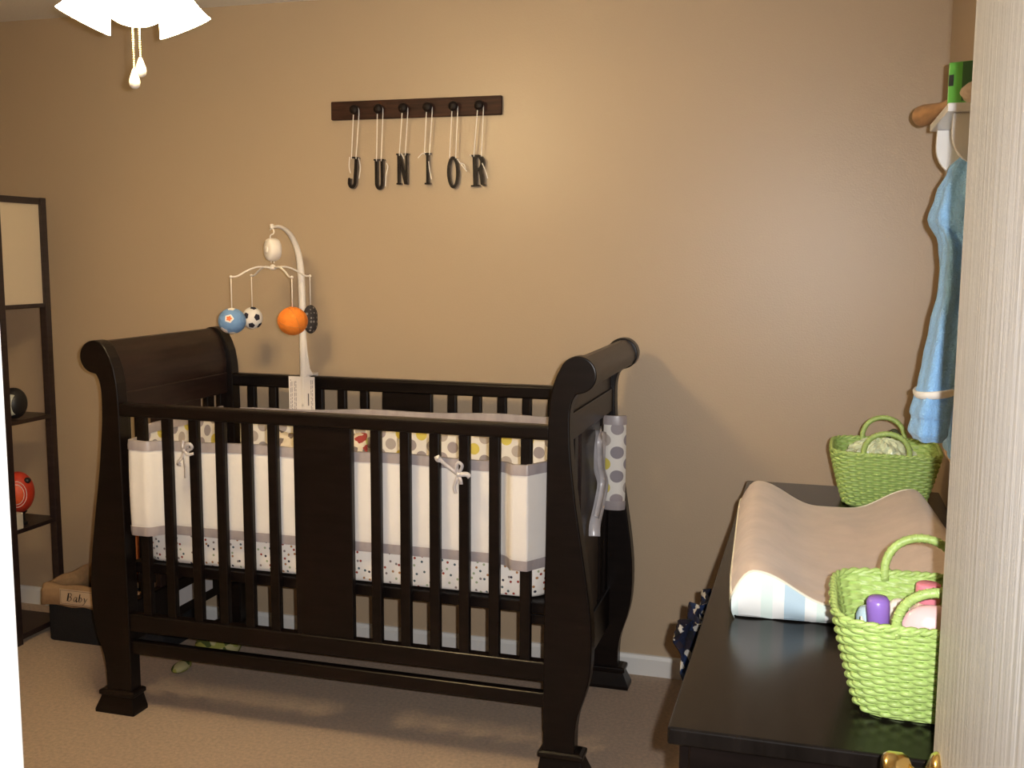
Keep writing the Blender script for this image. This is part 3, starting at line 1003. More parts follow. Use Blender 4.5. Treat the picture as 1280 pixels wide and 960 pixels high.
LY1 = RKY - 0.006
LY0 = RKY - 0.020
def letter(ch, x0, x1, z0, z1, tilt=0.0):
    """tall slab-serif letters"""
    b = MB()
    W, H = x1 - x0, z1 - z0
    _pr = b.prism
    step = [0]
    def pr(poly, ax_, lo, hi, mi=0, ms=None):
        step[0] += 1
        return _pr(poly, ax_, lo - .0004 * step[0], hi, mi, ms)
    b.prism = pr
    X = lambda u: x0 + u * W
    Z = lambda v: z0 + v * H
    y0, y1 = LY0, LY1
    R_ = lambda a, c_, d, e: b.prism([(X(a), Z(d)), (X(c_), Z(d)), (X(c_), Z(e)), (X(a), Z(e))], 'y', y0, y1, 0, 1)
    if ch == 'I':
        R_(.28, .72, .0, 1.0); R_(0, 1, 0, .05); R_(0, 1, .95, 1.0)
    elif ch == 'J':
        o = [(X(.95), Z(.97))] + [(X(.95), Z(.2))] + [(X(.47) + .48 * W * cos(radians(a)), Z(.2) + .2 * H * sin(radians(a))) for a in range(-10, -171, -16)] + [(X(0), Z(.30)), (X(.08), Z(.34)), (X(.30), Z(.32))]
        i = [(X(.60), Z(.97)), (X(.60), Z(.22))] + [(X(.47) + .14 * W * cos(radians(a)), Z(.2) + .10 * H * sin(radians(a))) for a in range(-20, -161, -20)] + [(X(.32), Z(.24)), (X(.30), Z(.32))]
        b.prism(o[:-1] + i[::-1], 'y', y0, y1, 0, 1)
        R_(.20, 1.05, .95, 1.0)
    elif ch == 'U':
        o = [(X(.04), Z(.97)), (X(.04), Z(.24))] + [(X(.5) + .46 * W * cos(radians(a)), Z(.24) + .24 * H * sin(radians(a))) for a in range(190, 351, 16)] + [(X(.96), Z(.24)), (X(.96), Z(.97))]
        i = [(X(.34), Z(.97)), (X(.34), Z(.24))] + [(X(.5) + .16 * W * cos(radians(a)), Z(.24) + .13 * H * sin(radians(a))) for a in range(190, 351, 16)] + [(X(.66), Z(.24)), (X(.66), Z(.97))]
        b.prism(o + i[::-1], 'y', y0, y1, 0, 1)
        R_(-.06, .42, .95, 1.0); R_(.58, 1.06, .95, 1.0)
    elif ch == 'N':
        R_(.06, .26, 0, 1); R_(.74, .94, 0, 1)
        b.prism([(X(.06), Z(1)), (X(.34), Z(1)), (X(.94), Z(0)), (X(.66), Z(0))], 'y', y0 - .0006, y1 + .0004, 0, 1)
        R_(-.02, .38, 0, .05); R_(-.02, .30, .95, 1.0); R_(.62, 1.04, .95, 1.0)
    elif ch == 'O':
        n = 32
        o = [(X(.5) + .5 * W * cos(2 * pi * k / n), Z(.5) + .5 * H * sin(2 * pi * k / n)) for k in range(n)]
        i = [(X(.5) + .25 * W * cos(2 * pi * k / n), Z(.5) + .40 * H * sin(2 * pi * k / n)) for k in range(n)]
        annulus(b, o, i, y0, y1)
    elif ch == 'R':
        R_(.16, .42, 0, 1); R_(0, .58, 0, .05); R_(.04, .30, .95, 1.0)
        o = [(X(.16), Z(1))] + [(X(.50) + .46 * W * cos(radians(a)), Z(.74) + .26 * H * sin(radians(a))) for a in range(80, -81, -16)] + [(X(.42), Z(.48))]
        i = [(X(.16), Z(.91))] + [(X(.48) + .20 * W * cos(radians(a)), Z(.74) + .165 * H * sin(radians(a))) for a in range(80, -81, -16)] + [(X(.42), Z(.57))]
        b.prism(o + i[::-1], 'y', y0, y1, 0, 1)
        b.prism([(X(.50), Z(.52)), (X(.78), Z(.52)), (X(.88), Z(.30)), (X(.90), Z(.08)), (X(1.02), Z(.02)), (X(.86), Z(0)), (X(.66), Z(.06)), (X(.62), Z(.34))], 'y', y0, y1, 0, 1)
    if tilt:
        piv = Vector(((x0 + x1) / 2, 0, z1))
        rm = Matrix.Rotation(tilt, 3, 'Y')
        for v in b.bm.verts:
            q = rm @ (v.co - piv)
            v.co = q + piv
    return b

specs = [('J', -1.684, -1.647, 1.752, 1.868, 0.08, 'first'), ('U', -1.584, -1.547, 1.746, 1.858, 0.0, ''), ('N', -1.496, -1.450, 1.765, 1.876, 0.0, ''),
         ('I', -1.387, -1.365, 1.764, 1.876, 0.0, ''), ('O', -1.302, -1.256, 1.748, 1.862, -0.02, ''), ('R', -1.213, -1.157, 1.754, 1.866, -0.03, '')]
for (ch, x0, x1, z0, z1, tl, _), px in zip(specs, peg_x):
    t = thing('hanging_letter', 'dark brown capital letter %s hanging by white ribbon from a peg' % ch, 'letter', ((x0 + x1) / 2, LY0, z0), 'name letters hanging from the peg rack')
    letter(ch, x0, x1, z0, z1, tl).done('letter', [M['letter_face'], M['letter_side']], t, bevel=0.0)
    b = MB()
    yw = RKY - 0.026
    xa, xb = x0 + (x1 - x0) * (.28 if ch != 'I' else .05), x0 + (x1 - x0) * (.78 if ch != 'I' else .95)
    ribbon(b, [(xa, LY0 - .0035, z1 - .008), (xa, LY0 - .0035, z1 + .002), (px - .011, yw - .001, 2.018), (px - .0110, yw - .001, 2.034), (px - .008, yw - .001, 2.042), (px, yw - .001, 2.0455), (px + .008, yw - .001, 2.042), (px + .0110, yw - .001, 2.034),
               (px + .011, yw - .001, 2.018), (xb, LY0 - .0035, z1 + .002), (xb, LY0 - .0035, z1 - .008)], .0034, (0, -1, 0), .0005, 0)
    b.done('ribbon', M['ribbon_white'], t, smooth=True)
    tails = {'J': [[(.020, -.005), (.027, -.040), (.022, -.080)], [(-.016, .0), (-.018, -.035), (-.012, -.06)]],
             'U': [[(.030, -.015), (.036, -.030), (.030, -.060), (.028, -.10)]],
             'N': [[(-.004, .0), (.004, -.012), (.008, -.02)]],
             'I': [[(-.004, .002), (-.020, -.004), (-.034, -.018)], [(.006, -.03), (.010, -.06), (.018, -.095)]],
             'O': [[(.018, -.01), (.034, -.030), (.056, -.055)], [(.030, -.024), (.044, -.030), (.052, -.046)]],
             'R': [[(.018, -.03), (.030, -.055), (.040, -.085)], [(-.028, -.0), (-.022, -.006)]]}[ch]
    xm = (x0 + x1) / 2
    for tp in tails:
        b = MB()
        ribbon(b, [(xm + a, LY0 - .002 - .002 * i, z1 + c_) for i, (a, c_) in enumerate(tp)], .0034, (.2, -1, .2), .0005)
        b.done('ribbon_tail', M['ribbon_white'], t, smooth=True)

# ------------------------------------------------------------------ ceiling fan with light kit
fan = thing('ceiling_fan', 'ceiling fan with lit frosted glass bell shades and two pull chains', 'ceiling fan', (LAMP.x, LAMP.y, ZC))
lx, ly = LAMP.x, LAMP.y
b = MB()
b.lathe([(.065, ZC - .0005), (.065, ZC - .02), (.04, ZC - .05), (.016, ZC - .06), (.016, 2.345), (.05, 2.34), (.10, 2.32), (.115, 2.29), (.115, 2.245), (.09, 2.215), (.06, 2.205), (.05, 2.185),
         (.05, 2.14), (.046, 2.12), (.03, 2.108), (.008, 2.102)], 32, (lx, ly, 0))
b.done('motor_housing', M['fan_white'], fan, autosm=40)
for k in range(5):
    a = radians(72 * k + 40)
    b = MB()
    rm = Matrix.Rotation(a, 3, 'Z') @ Matrix.Rotation(radians(9), 3, 'X')
    V = b.prism([(.20, -.05), (.24, -.06), (.56, -.068), (.60, -.04), (.60, .04), (.56, .068), (.24, .06), (.20, .05)], 'z', -.003, .003)
    V += b.box(.10, .23, -.018, .018, -.008, -.003)
    for v in V:
        v.co = rm @ v.co + Vector((lx, ly, 2.262))
    b.done('blade', M['fan_white'], fan, bevel=0.001)
lr, lf = Matrix.Rotation(radians(20), 3, 'Z') @ cr, Matrix.Rotation(radians(20), 3, 'Z') @ cf
shade_dirs = []
for k, ang in enumerate((152, 28, 270)):
    a = radians(ang)
    hd = lr * cos(a) + lf * sin(a)
    shade_dirs.append(hd)
    tilt = radians(29)
    ax = (hd * sin(tilt) + Vector((0, 0, -cos(tilt)))).normalized()
    rim = Vector((lx, ly, 2.043)) + hd * 0.128
    neck = rim - ax * 0.105
    q = rot_to(ax)
    b = MB()
    b.tube([Vector((lx, ly, 2.155)), Vector((lx, ly, 2.16)) + hd * .03, neck + Vector((0, 0, .01)) - ax * .012, neck + ax * .004], [.010, .010, .012, .022], 12)
    b.lathe([(.024, -.006), (.026, .0), (.026, .016), (.022, .020)], 20, neck, q)
    b.done('lamp_holder', M['fan_white'], fan, smooth=True)
    b = MB()
    b.lathe([(.024, .006), (.033, .018), (.041, .036), (.046, .056), (.051, .074), (.057, .090), (.0645, .105), (.0625, .105), (.055, .091), (.049, .074), (.044, .056), (.039, .037), (.031, .020), (.022, .009)],
            32, neck, q, cap0=False, cap1=False)
    sh = b.done('lamp_shade', M['shade_glass'], fan, smooth=True)
    b = MB()
    b.ball(neck + ax * .060, .024, nu=16, nv=10)
    b.done('bulb', M['shade_glass'], sh, smooth=True)
    ld = bpy.data.lights.new('bulb_light', 'SPOT')
    ld.energy = BULB_W
    ld.color = BULB_COL
    ld.spot_size = radians(170)
    ld.spot_blend = 0.5
    ld.shadow_soft_size = 0.06
    lo = bpy.data.objects.new('bulb_light', ld)
    C.objects.link(lo)
    lo.location = rim + ax * 0.012
    lo.rotation_euler = ax.to_track_quat('-Z', 'Y').to_euler()
for dx, zb in ((-.0025, 1.898), (.0045, 1.928)):
    p0 = Vector((lx, ly, 0)) + cr * dx - cf * .012 * (1 if dx < 0 else -1)
    b = MB()
    z = 2.115
    while z > zb + .028:
        b.ball(p0 + Vector((0, 0, z)), .0026, nu=6, nv=4)
        z -= .0052
    b.tube([p0 + Vector((0, 0, 2.118)), p0 + Vector((0, 0, zb + .02))], .0012, 6)
    ch = b.done('pull_chain', M['chain'], fan, smooth=True)
    b = MB()
    b.lathe([(.0015, .034), (.004, .031), (.008, .020), (.0115, .010), (.0125, .003), (.011, -.006), (.006, -.011), (.001, -.012)], 18, p0 + Vector((0, 0, zb)))
    b.done('chain_pull', M['plastic_white'], ch, smooth=True)

# ------------------------------------------------------------------ dresser
dx0, dx1, dy0, dy1, dz = -0.180, 0.352, 1.410, 3.120, 0.850
dr = thing('dresser', 'long dark espresso dresser against the right wall, used as changing table', 'dresser', (0.08, 2.26, 0))
boxo('top', M['espresso_top'], dx0, dx1, dy0, dy1, dz - 0.026, dz, dr, 0.004, 3)
boxo('body', M['espresso'], dx0 + 0.028, dx1 - 0.004, dy0 + 0.025, dy1 - 0.02, 0.07, dz - 0.026, dr, 0.003)
b = MB()
b.box(dx0 + .045, dx1 - .01, dy0 + .035, dy1 - .03, 0, .07)
b.done('plinth', M['espresso'], dr, bevel=0.003)
for c_ in range(3):
    for r_ in range(3):
        ya = dy0 + 0.045 + c_ * 0.540
        za = 0.095 + r_ * 0.242
        d_ = boxo('drawer', M['espresso'], dx0 + 0.012, dx0 + 0.030, ya, ya + 0.525, za, za + 0.228, dr, 0.003)
        for ky in (0.09, 0.435) if c_ != 3 else (0.26,):
            b = MB()
            b.lathe([(.009, 0), (.006, .004), (.005, .010), (.010, .014), (.013, .018), (.011, .022), (.003, .024)], 18, (dx0 + 0.0125, ya + ky, za + 0.100), rx)
            kb = b.done('knob', M['brass'], d_, autosm=50)

# dark patterned cloth that hangs out over a drawer front
b = MB()
rnd = random.Random(11)
def clo(u, v):
    y = 2.00 + .38 * u + .02 * sin(v * 6)
    z = 0.778 - .13 * v - .03 * sin(u * 7 + 1) * v + .012 * sin(u * 17) - .03 * u
    x = -0.200 - .036 * (sin(u * 13 + v * 3 + 1) * .5 + .5) * (.35 + .65 * sin(pi * min(v + .25, 1))) * (1 - .4 * u) - .014 * sin(v * 8 + u * 22) ** 2
    return (x, y, z)
b.grid(clo, 46, 18)
cl = b.done('cloth_bundle', M['navy'], None, solid=0.004, smooth=True)
tag(cl, 'crumpled navy and white patterned cloth hanging on the front of the dresser', 'cloth')

# ------------------------------------------------------------------ contoured changing pad
pad = thing('changing_pad', 'contoured changing pad with tan top and pastel striped sides on the dresser', 'changing pad', (0.075, 2.29, dz))
PW, PL = 0.455, 0.780
def pad_h(a):
    """height of the top across the width, a in -1..1"""
    t = abs(a)
    h = 0.044 + 0.056 * (0.5 - 0.5 * cos(pi * min(1, max(0, (t - .12) / .70)))) ** 1.25
    if t > .82:
        h -= 0.050 * ((t - .82) / .18) ** 2
    return h
PA = radians(2.6)
def pp(x, y, z):
    return (0.075 + x * cos(PA) - y * sin(PA), 2.29 + x * sin(PA) + y * cos(PA), dz + z)
def bend(x, y):
    return 0.004 * sin(y * 9 + x * 6) + 0.003 * sin(x * 24 + y * 5) * sin(y * 7)
nu, nv = 44, 40
b = MB()
def ptop(u, v):
    a = u * 2 - 1
    y = (v - .5) * PL
    e = abs(v * 2 - 1)
    k = 1 - .02 * e ** 8
    lip = .007 * max(0, (e - .93) / .07) ** 2
    wr = bend(a * PW / 2, y) * (1 - e ** 6) * (1 - abs(a) ** 8)
    return pp(a * PW / 2 * k, y, pad_h(a) - lip + wr)
b.grid(ptop, nu, nv)
po = b.done('top_cover', M['pad_top'], pad, smooth=True)
b = MB()
for sgn in (-1, 1):
    def pend(u, v):
        a = u * 2 - 1
        y = sgn * (PL / 2 + .008 * sin(pi * v))
        ztop = pad_h(a) - .007
        zb = .001 + .004 * abs(sin(a * 9))
        ins = 1 - .02 - .015 * (1 - v) ** 3
        return pp(a * PW / 2 * ins, y - sgn * .012 * (1 - v) ** 4, zb + (ztop - zb) * v)
    b.grid(pend, nu, 8)
for sgn in (-1, 1):
    def psd(u, v):
        y = (u - .5) * PL * (1 - .0)
        ztop = pad_h(1.0) - (.007 * max(0, (abs(u * 2 - 1) - .93) / .07) ** 2)
        return pp(sgn * PW / 2 * (1 + .012 * sin(pi * v) - .03 * (1 - v) ** 3 - .02 * abs(u * 2 - 1) ** 8), y, .001 + (ztop - .001) * v)
    b.grid(psd, nv, 6)
def pbot(u, v):
    return pp((u - .5) * PW * .94, (v - .5) * PL * .96, .001)
b.grid(pbot, 2, 2)
b.done('striped_side', M['pad_side'], pad, smooth=True)
b = MB()
ring = []
N_ = 60
for i in range(N_):
    ring.append(Vector(ptop(i / N_, 0)))
for i in range(N_):
    ring.append(Vector(ptop(1, i / N_)))
for i in range(N_):
    ring.append(Vector(ptop(1 - i / N_, 1)))
for i in range(N_):
    ring.append(Vector(ptop(0, 1 - i / N_)))
b.tube(ring, .0024, 6, closed=True)
b.done('piping', M['pad_edge'], pad, smooth=True)

# ------------------------------------------------------------------ wicker baskets
BH = 0.150
def sup(a, hx, hy, n=5.0):
    c_, s_ = cos(a), sin(a)
    r = (abs(c_ / hx) ** n + abs(s_ / hy) ** n) ** (-1 / n)
    return r * c_, r * s_
def bsize(v):
    e = v ** 0.85
    return 0.098 + 0.039 * e, 0.092 + 0.046 * e
def make_basket(label):
    t = thing('wicker_basket', label, 'basket', (0, 0, 0), 'lime green baskets on the dresser')
    rows, stakes, sub, pr = 21, 46, 5, 4
    b = MB()
    rings = []
    n = stakes * sub
    # perimeter positions with equal arc length
    A = [2 * pi * i / 2000 for i in range(2000)]
    pts = [sup(a, *bsize(.6)) for a in A]
    ac = [0]
    for i in range(1, 2001):
        p, q = pts[i - 1], pts[i % 2000]
        ac.append(ac[-1] + math.hypot(p[0] - q[0], p[1] - q[1]))
    angs = []
    j = 0
    for i in range(n):
        tgt = ac[-1] * i / n
        while ac[j + 1] < tgt:
            j += 1
        angs.append(2 * pi * j / 2000)
    for r in range(rows):
        for s_ in range(pr):
            v = (r + (s_ + .5) / pr) / rows
            hx, hy = bsize(v)
            ring = []
            for i, a in enumerate(angs):
                x, y = sup(a, hx, hy)
                rad = math.hypot(x, y)
                ph = pi * i / sub + (pi if r % 2 else 0)
                over = sin(ph)
                strand = cos((s_ + .5) / pr * 2 * pi - pi) * .5 + .5
                off = .0042 * over + .0026 * strand
                f = 1 + off / rad
                ring.append((x * f, y * f, .004 + v * (BH - .004) + .0006 * over))
            rings.append(ring)
    b.rings(rings, cap0=False, cap1=False)
    body = b.done('woven_body', M['basket'], t, solid=0.004, smooth=True)
    b = MB()
    hx, hy = bsize(0)
    b.prism([sup(2 * pi * i / 48, hx * .99, hy * .99) for i in range(48)], 'z', .001, .006)
    b.done('base', M['basket'], t, smooth=False)
    # braided rim: two ropes twisting round each other
    b = MB()
    hx, hy = bsize(1)
    for ph in (0, pi):
        ring = []
        m_ = 220
        for i in range(m_):
            a = 2 * pi * i / m_
            x, y = sup(a, hx, hy)
            rad = math.hypot(x, y)
            k = 60 * a / 2 + ph
            f = 1 + .0026 * cos(k * 1.0) / rad
            ring.append((x * f, y * f, BH + .001 + .0026 * sin(k)))
        b.tube(ring, .0038, 6, closed=True)
    b.done('rim', M['basket'], t, smooth=True)
    for sgn in (-1, 1):
        b = MB()
        hw = .056
        path = []
        y_ = sgn * (hy * .985)
        for i in range(25):
            a = pi * i / 24
            path.append((-hw * cos(a) * (1 + .06 * sin(a)), y_ + sgn * .010 * sin(a) - sgn * .002, BH - .002 + .062 * sin(a) ** .9))
        path = [(-hw * .98, y_ - sgn * .002, BH - .012)] + path + [(hw * .98, y_ - sgn * .002, BH - .012)]
        P = [Vector(p) for p in path]
        b.tube(P, .0068, 10)
        # wrapped strand
        dense = lerp_pts(P, 5)
        wr = []
        for i, p in enumerate(dense):
            tt = (dense[min(i + 1, len(dense) - 1)] - dense[max(i - 1, 0)]).normalized()
            n1 = Vector((0, 1, 0)) - tt * tt.y
            n1.normalize()
            n2 = tt.cross(n1)
            k = i * 1.1
            wr.append(p + n1 * .0056 * cos(k) + n2 * .0056 * sin(k))
        b.tube(wr, .0026, 5)
        b.done('handle', M['basket'], t, smooth=True)
    return t
bk1 = make_basket('lime green wicker basket holding baby bottles, standing at the near end of the dresser')
bk2 = dup(bk1)
bk1.location = (0.178, 1.618, dz)
bk2.location = (0.190, 2.952, dz)
bk2.rotation_euler = (0, 0, radians(-1.5))
bk2['label'] = 'lime green wicker basket of crinkled clear packaging at the far end of the dresser'

def bottle(name, label, prof, m, cap_prof, mc, loc, tilt=(0, 0, 0), sx=1.0, sy=1.0, cat='bottle', grp=None):
    t = thing(name, label, cat, loc, grp)
    R_ = Euler(tilt).to_matrix()
    for nm, pr, mm in (('bottle_body', prof, m), ('cap', cap_prof, mc)):
        if not pr:
            continue
        b = MB()
        b.lathe(pr, 28)
        for v in b.bm.verts:
            v.co.x *= sx
            v.co.y *= sy
            v.co = R_ @ v.co + Vector(loc)
        b.done(nm, mm, t, autosm=50)
    return t
G = 'baby care items in the near basket'
zb = dz + .009
bottle('lotion_bottle', 'lilac bottle with purple cap standing in the near basket', [(.020, 0), (.022, .004), (.022, .075), (.019, .090), (.013, .096), (.012, .098)], M['lilac_bottle'],
       [(.0135, .096), (.0155, .099), (.017, .130), (.0165, .140), (.013, .1455), (.004, .147)], M['purple_cap'], (.112, 1.598, zb + .006), (0.06, -.06, 0), grp=G)
bottle('baby_oil_bottle', 'milky bottle with bright pink cap at the back of the near basket', [(.024, 0), (.027, .004), (.027, .100), (.024, .116), (.017, .124), (.016, .126)], M['clear_bottle'],
       [(.0165, .124), (.0185, .127), (.0185, .150), (.0175, .153), (.015, .1545)], M['pink_cap'], (.181, 1.672, zb), (0, 0, 0), grp=G)
bottle('shampoo_bottle', 'pale pink round-shouldered bottle at the front of the near basket', [(.036, 0), (.040, .006), (.041, .105), (.038, .125), (.030, .140), (.018, .149), (.004, .152)], M['pink_bottle'],
       None, None, (.178, 1.576, zb), (0.04, 0, 0), sx=1.12, sy=.60, grp=G)
bottle('powder_bottle', 'pale blue rounded bottle top in the left corner of the near basket', [(.018, 0), (.021, .006), (.021, .085), (.020, .104), (.015, .114), (.004, .118)], M['pale_blue'],
       None, None, (.104, 1.640, zb + .004), (0.0, -0.08, 0), grp=G)
b = MB()
b.lathe([(.003, .0), (.010, .02), (.011, .07), (.006, .105), (.001, .128)], 12)
Rt = Euler((0.05, -.26, 0)).to_matrix()
for v in b.bm.verts:
    v.co = Rt @ v.co + Vector((.112, 1.560, zb + .008))
o = b.done('tapered_tube', M['cream'], None, smooth=True)
tag(o, 'cream pointed tube leaning on the left side of the near basket', 'tube', G)
b = MB()
b.lathe([(.016, 0), (.019, .005), (.019, .10), (.016, .118), (.009, .125), (.002, .127)], 18)
for v in b.bm.verts:
    v.co += Vector((.140, 1.668, zb))
o = b.done('white_bottle', M['plastic_white'], None, smooth=True)
tag(o, 'white rounded bottle behind the purple cap in the near basket', 'bottle', G)

# crinkled packaging in the far basket
b = MB()
rnd = random.Random(21)
cells = [(rnd.uniform(-1, 1), rnd.uniform(-1, 1), rnd.uniform(-1, 1)) for _ in range(40)]
def crk(a, t):
    d = Vector((cos(t) * cos(a), cos(t) * sin(a), sin(t)))
    return 1 + .12 * max(abs(d.dot(Vector(c_))) for c_ in cells) - .10 + .05 * sin(a * 9 + t * 7) + .03 * sin(a * 23 - t * 11)
b.ball((0.180, 2.952, dz + .104), .094, .080, .066, 56, 30, fn=crk)
o = b.done('plastic_package', M['film'], None, smooth=False)
tag(o, 'crinkled clear plastic package filling the far basket', 'package')
b = MB()
ribbon(b, [(.196, 2.985, dz + .158), (.206, 2.985, dz + .185), (.218, 2.984, dz + .190), (.236, 2.982, dz + .170)], .012, (0, -1, .5), .0008)
ribbon(b, [(.190, 2.980, dz + .178), (.206, 2.980, dz + .188), (.214, 2.980, dz + .176)], .007, (0, -1, .5), .0008)
o = b.done('paper_tag', M['dark_twig'], None, smooth=True)
tag(o, 'small dark green curled tag sticking out of the packaging in the far basket', 'tag')

# ------------------------------------------------------------------ white wall shelf with things on it, robe below
sh = thing('wall_shelf', 'small white shelf with curved brackets mounted high on the right wall', 'shelf', (WX1, 2.63, 1.82))
boxo('board', M['shelf_white'], .250, WX1 - .0005, 2.440, 2.822, 1.818, 1.836, sh, 0.002)
boxo('back_rail', M['shelf_white'], WX1 - .014, WX1 - .0005, 2.452, 2.810, 1.735, 1.818, sh, 0.002)
for y in (2.462, 2.782):
    b = MB()
    poly = [(WX1 - .0148, 1.8175), (.264, 1.8175), (.263, 1.782)] + [(.353 - .090 * cos(radians(a)), 1.778 - .083 * sin(radians(a))) for a in range(8, 90, 9)] + [(WX1 - .0148, 1.694)]
    b.prism(poly, 'y', y, y + .018)
    b.done('bracket', M['shelf_white'], sh, bevel=0.0015)
for y in (2.540, 2.700):
    b = MB()
    b.lathe([(.006, 0), (.0055, .02), (.006, .034), (.010, .038), (.011, .043), (.007, .048), (.002, .049)], 14, (WX1 - .014, y, 1.760), rx)
    b.done('peg', M['shelf_white'], sh, autosm=50)

b = MB()
A_, B_ = Vector((.236, 2.905, 1.8655)), Vector((.284, 2.590, 1.862))
ax = (A_ - B_)
ln = ax.length
q = rot_to(ax)
b.lathe([(.004, -.004), (.016, -.002), (.018, .006), (.011, .016), (.0105, ln * .35), (.014, ln * .5), (.021, ln * .72), (.0265, ln * .9), (.0265, ln * .96), (.022, ln * .99), (.010, ln)], 20, B_, q)
o = b.done('toy_bat', M['bat'], None, smooth=True)
tag(o, 'tan wooden bat lying along the front of the white wall shelf', 'bat')

tin = thing('tin_box', 'green printed tin with a black square on the white wall shelf', 'tin', (.30, 2.60, 1.836))
def rz_box(b, cx_, cy_, hx_, hy_, z0, z1, ang):
    V = b.box(-hx_, hx_, -hy_, hy_, z0, z1)
    rm = Matrix.Rotation(ang, 3, 'Z')
    for v in V:
        c_ = rm @ v.co
        v.co = c_ + Vector((cx_, cy_, 0))
TA = radians(-22)
b = MB()
rz_box(b, .305, 2.548, .040, .030, 1.8365, 1.9350, TA)
tb = b.done('tin_body', M['tin_green'], tin, bevel=0.003)
def face_patch(name, u0, u1, z0, z1, m_, lift=.0006):
    b = MB()
    V = b.box(u0, u1, -.0306 - lift, -.0302, z0, z1)
    rm = Matrix.Rotation(TA, 3, 'Z')
    for v in V:
        v.co = rm @ v.co + Vector((.305, 2.548, 0))
    return b.done(name, m_, tb)
face_patch('shaded_panel', -.010, .039, 1.850, 1.9335, M['tin_shaded'])  # right part of the front painted as if in the door's shadow
face_patch('print_square', -.038, -.028, 1.884, 1.908, M['tin_black'])
face_patch('print_square', .016, .038, 1.890, 1.932, M['tin_red'], .0012)

b = MB()
b.ball((.315, 2.472, 1.861), .040, .024, .0245, 28, 16, fn=lambda a, t: 1 + .10 * sin(a * 3 + 1) * cos(t) + .05 * sin(a * 7 + t * 5))
for v in b.bm.verts:
    v.co.z = max(v.co.z, 1.8365)
o = b.done('folded_cloth', M['beige_cloth'], None, smooth=True)
tag(o, 'small beige cloth bundle at the near end of the white wall shelf', 'cloth')

# robe
robe = thing('bathrobe', 'light blue fleece baby robe with white cuff trim hanging below the wall shelf', 'robe', (WX1 - .02, 2.55, 1.05))
def loft(b, secs, n=40, fold=.006, fq=7, seed=0):
    """secs: (z, x0, x1, y0, y1) rounded sections"""
    rings = []
    S = lerp_pts([(i, 0, 0) for i in range(len(secs))], 4)
    for s_ in S:
        i = min(int(s_.x), len(secs) - 2)
        f = s_.x - i
        a_, c_ = secs[i], secs[i + 1]
        f2 = f * f * (3 - 2 * f)
        z, x0, x1, y0, y1 = [a_[k] + (c_[k] - a_[k]) * (f if k == 0 else f2) for k in range(5)]
        ring = []
        for j in range(n):
            a = 2 * pi * j / n
            cx_, cy_ = (x0 + x1) / 2, (y0 + y1) / 2
            e = 2.4
            c2, s2 = cos(a), sin(a)
            r = (abs(c2) ** e + abs(s2) ** e) ** (-1 / e)
            wv = 1 + fold / max(.02, (x1 - x0) / 2) * sin(a * fq + seed + z * 3)
            x = cx_ + r * c2 * (x1 - x0) / 2 * (wv if s2 < .6 else 1)
            y = cy_ + r * s2 * (y1 - y0) / 2 * wv
            ring.append((min(x, WX1 - .004), y, z))
        rings.append(ring)
    return b.rings(rings)
b = MB()
loft(b, [(1.748, .325, .352, 2.505, 2.570), (1.738, .298, .358, 2.475, 2.600), (1.705, .272, .362, 2.44, 2.64), (1.65, .250, .364, 2.42, 2.68), (1.595, .236, .365, 2.41, 2.70), (1.54, .262, .365, 2.40, 2.72),
         (1.47, .270, .365, 2.39, 2.73), (1.35, .276, .365, 2.38, 2.74), (1.22, .284, .365, 2.37, 2.74), (1.12, .292, .365, 2.36, 2.73), (1.065, .300, .365, 2.37, 2.70), (1.05, .312, .360, 2.39, 2.66)], 48, .005, 9)
b.done('robe_body', M['robe'], robe, smooth=True)
b = MB()
loft(b, [(1.585, .250, .292, 2.44, 2.52), (1.53, .262, .310, 2.40, 2.53), (1.44, .256, .312, 2.375, 2.52), (1.36, .240, .305, 2.36, 2.50), (1.29, .228, .298, 2.35, 2.48), (1.235, .220, .293, 2.345, 2.47),
         (1.215, .214, .290, 2.342, 2.468), (1.175, .206, .285, 2.34, 2.466), (1.165, .210, .284, 2.345, 2.462), (1.135, .204, .281, 2.34, 2.464), (1.118, .215, .270, 2.352, 2.452)], 36, .004, 5, 2)
b.done('sleeve', M['robe'], robe, smooth=True)
b = MB()
def rr_ring(z, x0, x1, y0, y1, tl, n=40):
    out = []
    for j in range(n):
        a = 2 * pi * j / n
        r = (abs(cos(a)) ** 2.4 + abs(sin(a)) ** 2.4) ** (-1 / 2.4)
        x = (x0 + x1) / 2 + r * cos(a) * (x1 - x0) / 2
        out.append(Vector((x, (y0 + y1) / 2 + r * sin(a) * (y1 - y0) / 2, z + tl * (x0 - x) / (x1 - x0) * -.012)))
    return out
b.tube(rr_ring(1.217, .212, .292, 2.338, 2.472, 1.0), .0075, 8, closed=True, flat=(.6, 1.2))
b.done('cuff_trim', M['robe_trim'], robe, smooth=True)
b = MB()
b.tube(lerp_pts([(.284, 2.385, 1.285), (.298, 2.368, 1.296), (.315, 2.362, 1.307), (.335, 2.365, 1.318)], 4), .004, 6)
b.tube(lerp_pts([(.292, 2.375, 1.248), (.310, 2.358, 1.254), (.330, 2.358, 1.258)], 4), .004, 6)
b.tube(rr_ring(1.057, .302, .361, 2.372, 2.69, 0), .005, 6, closed=True)
b.done('piping', M['robe_piping'], robe, smooth=True)

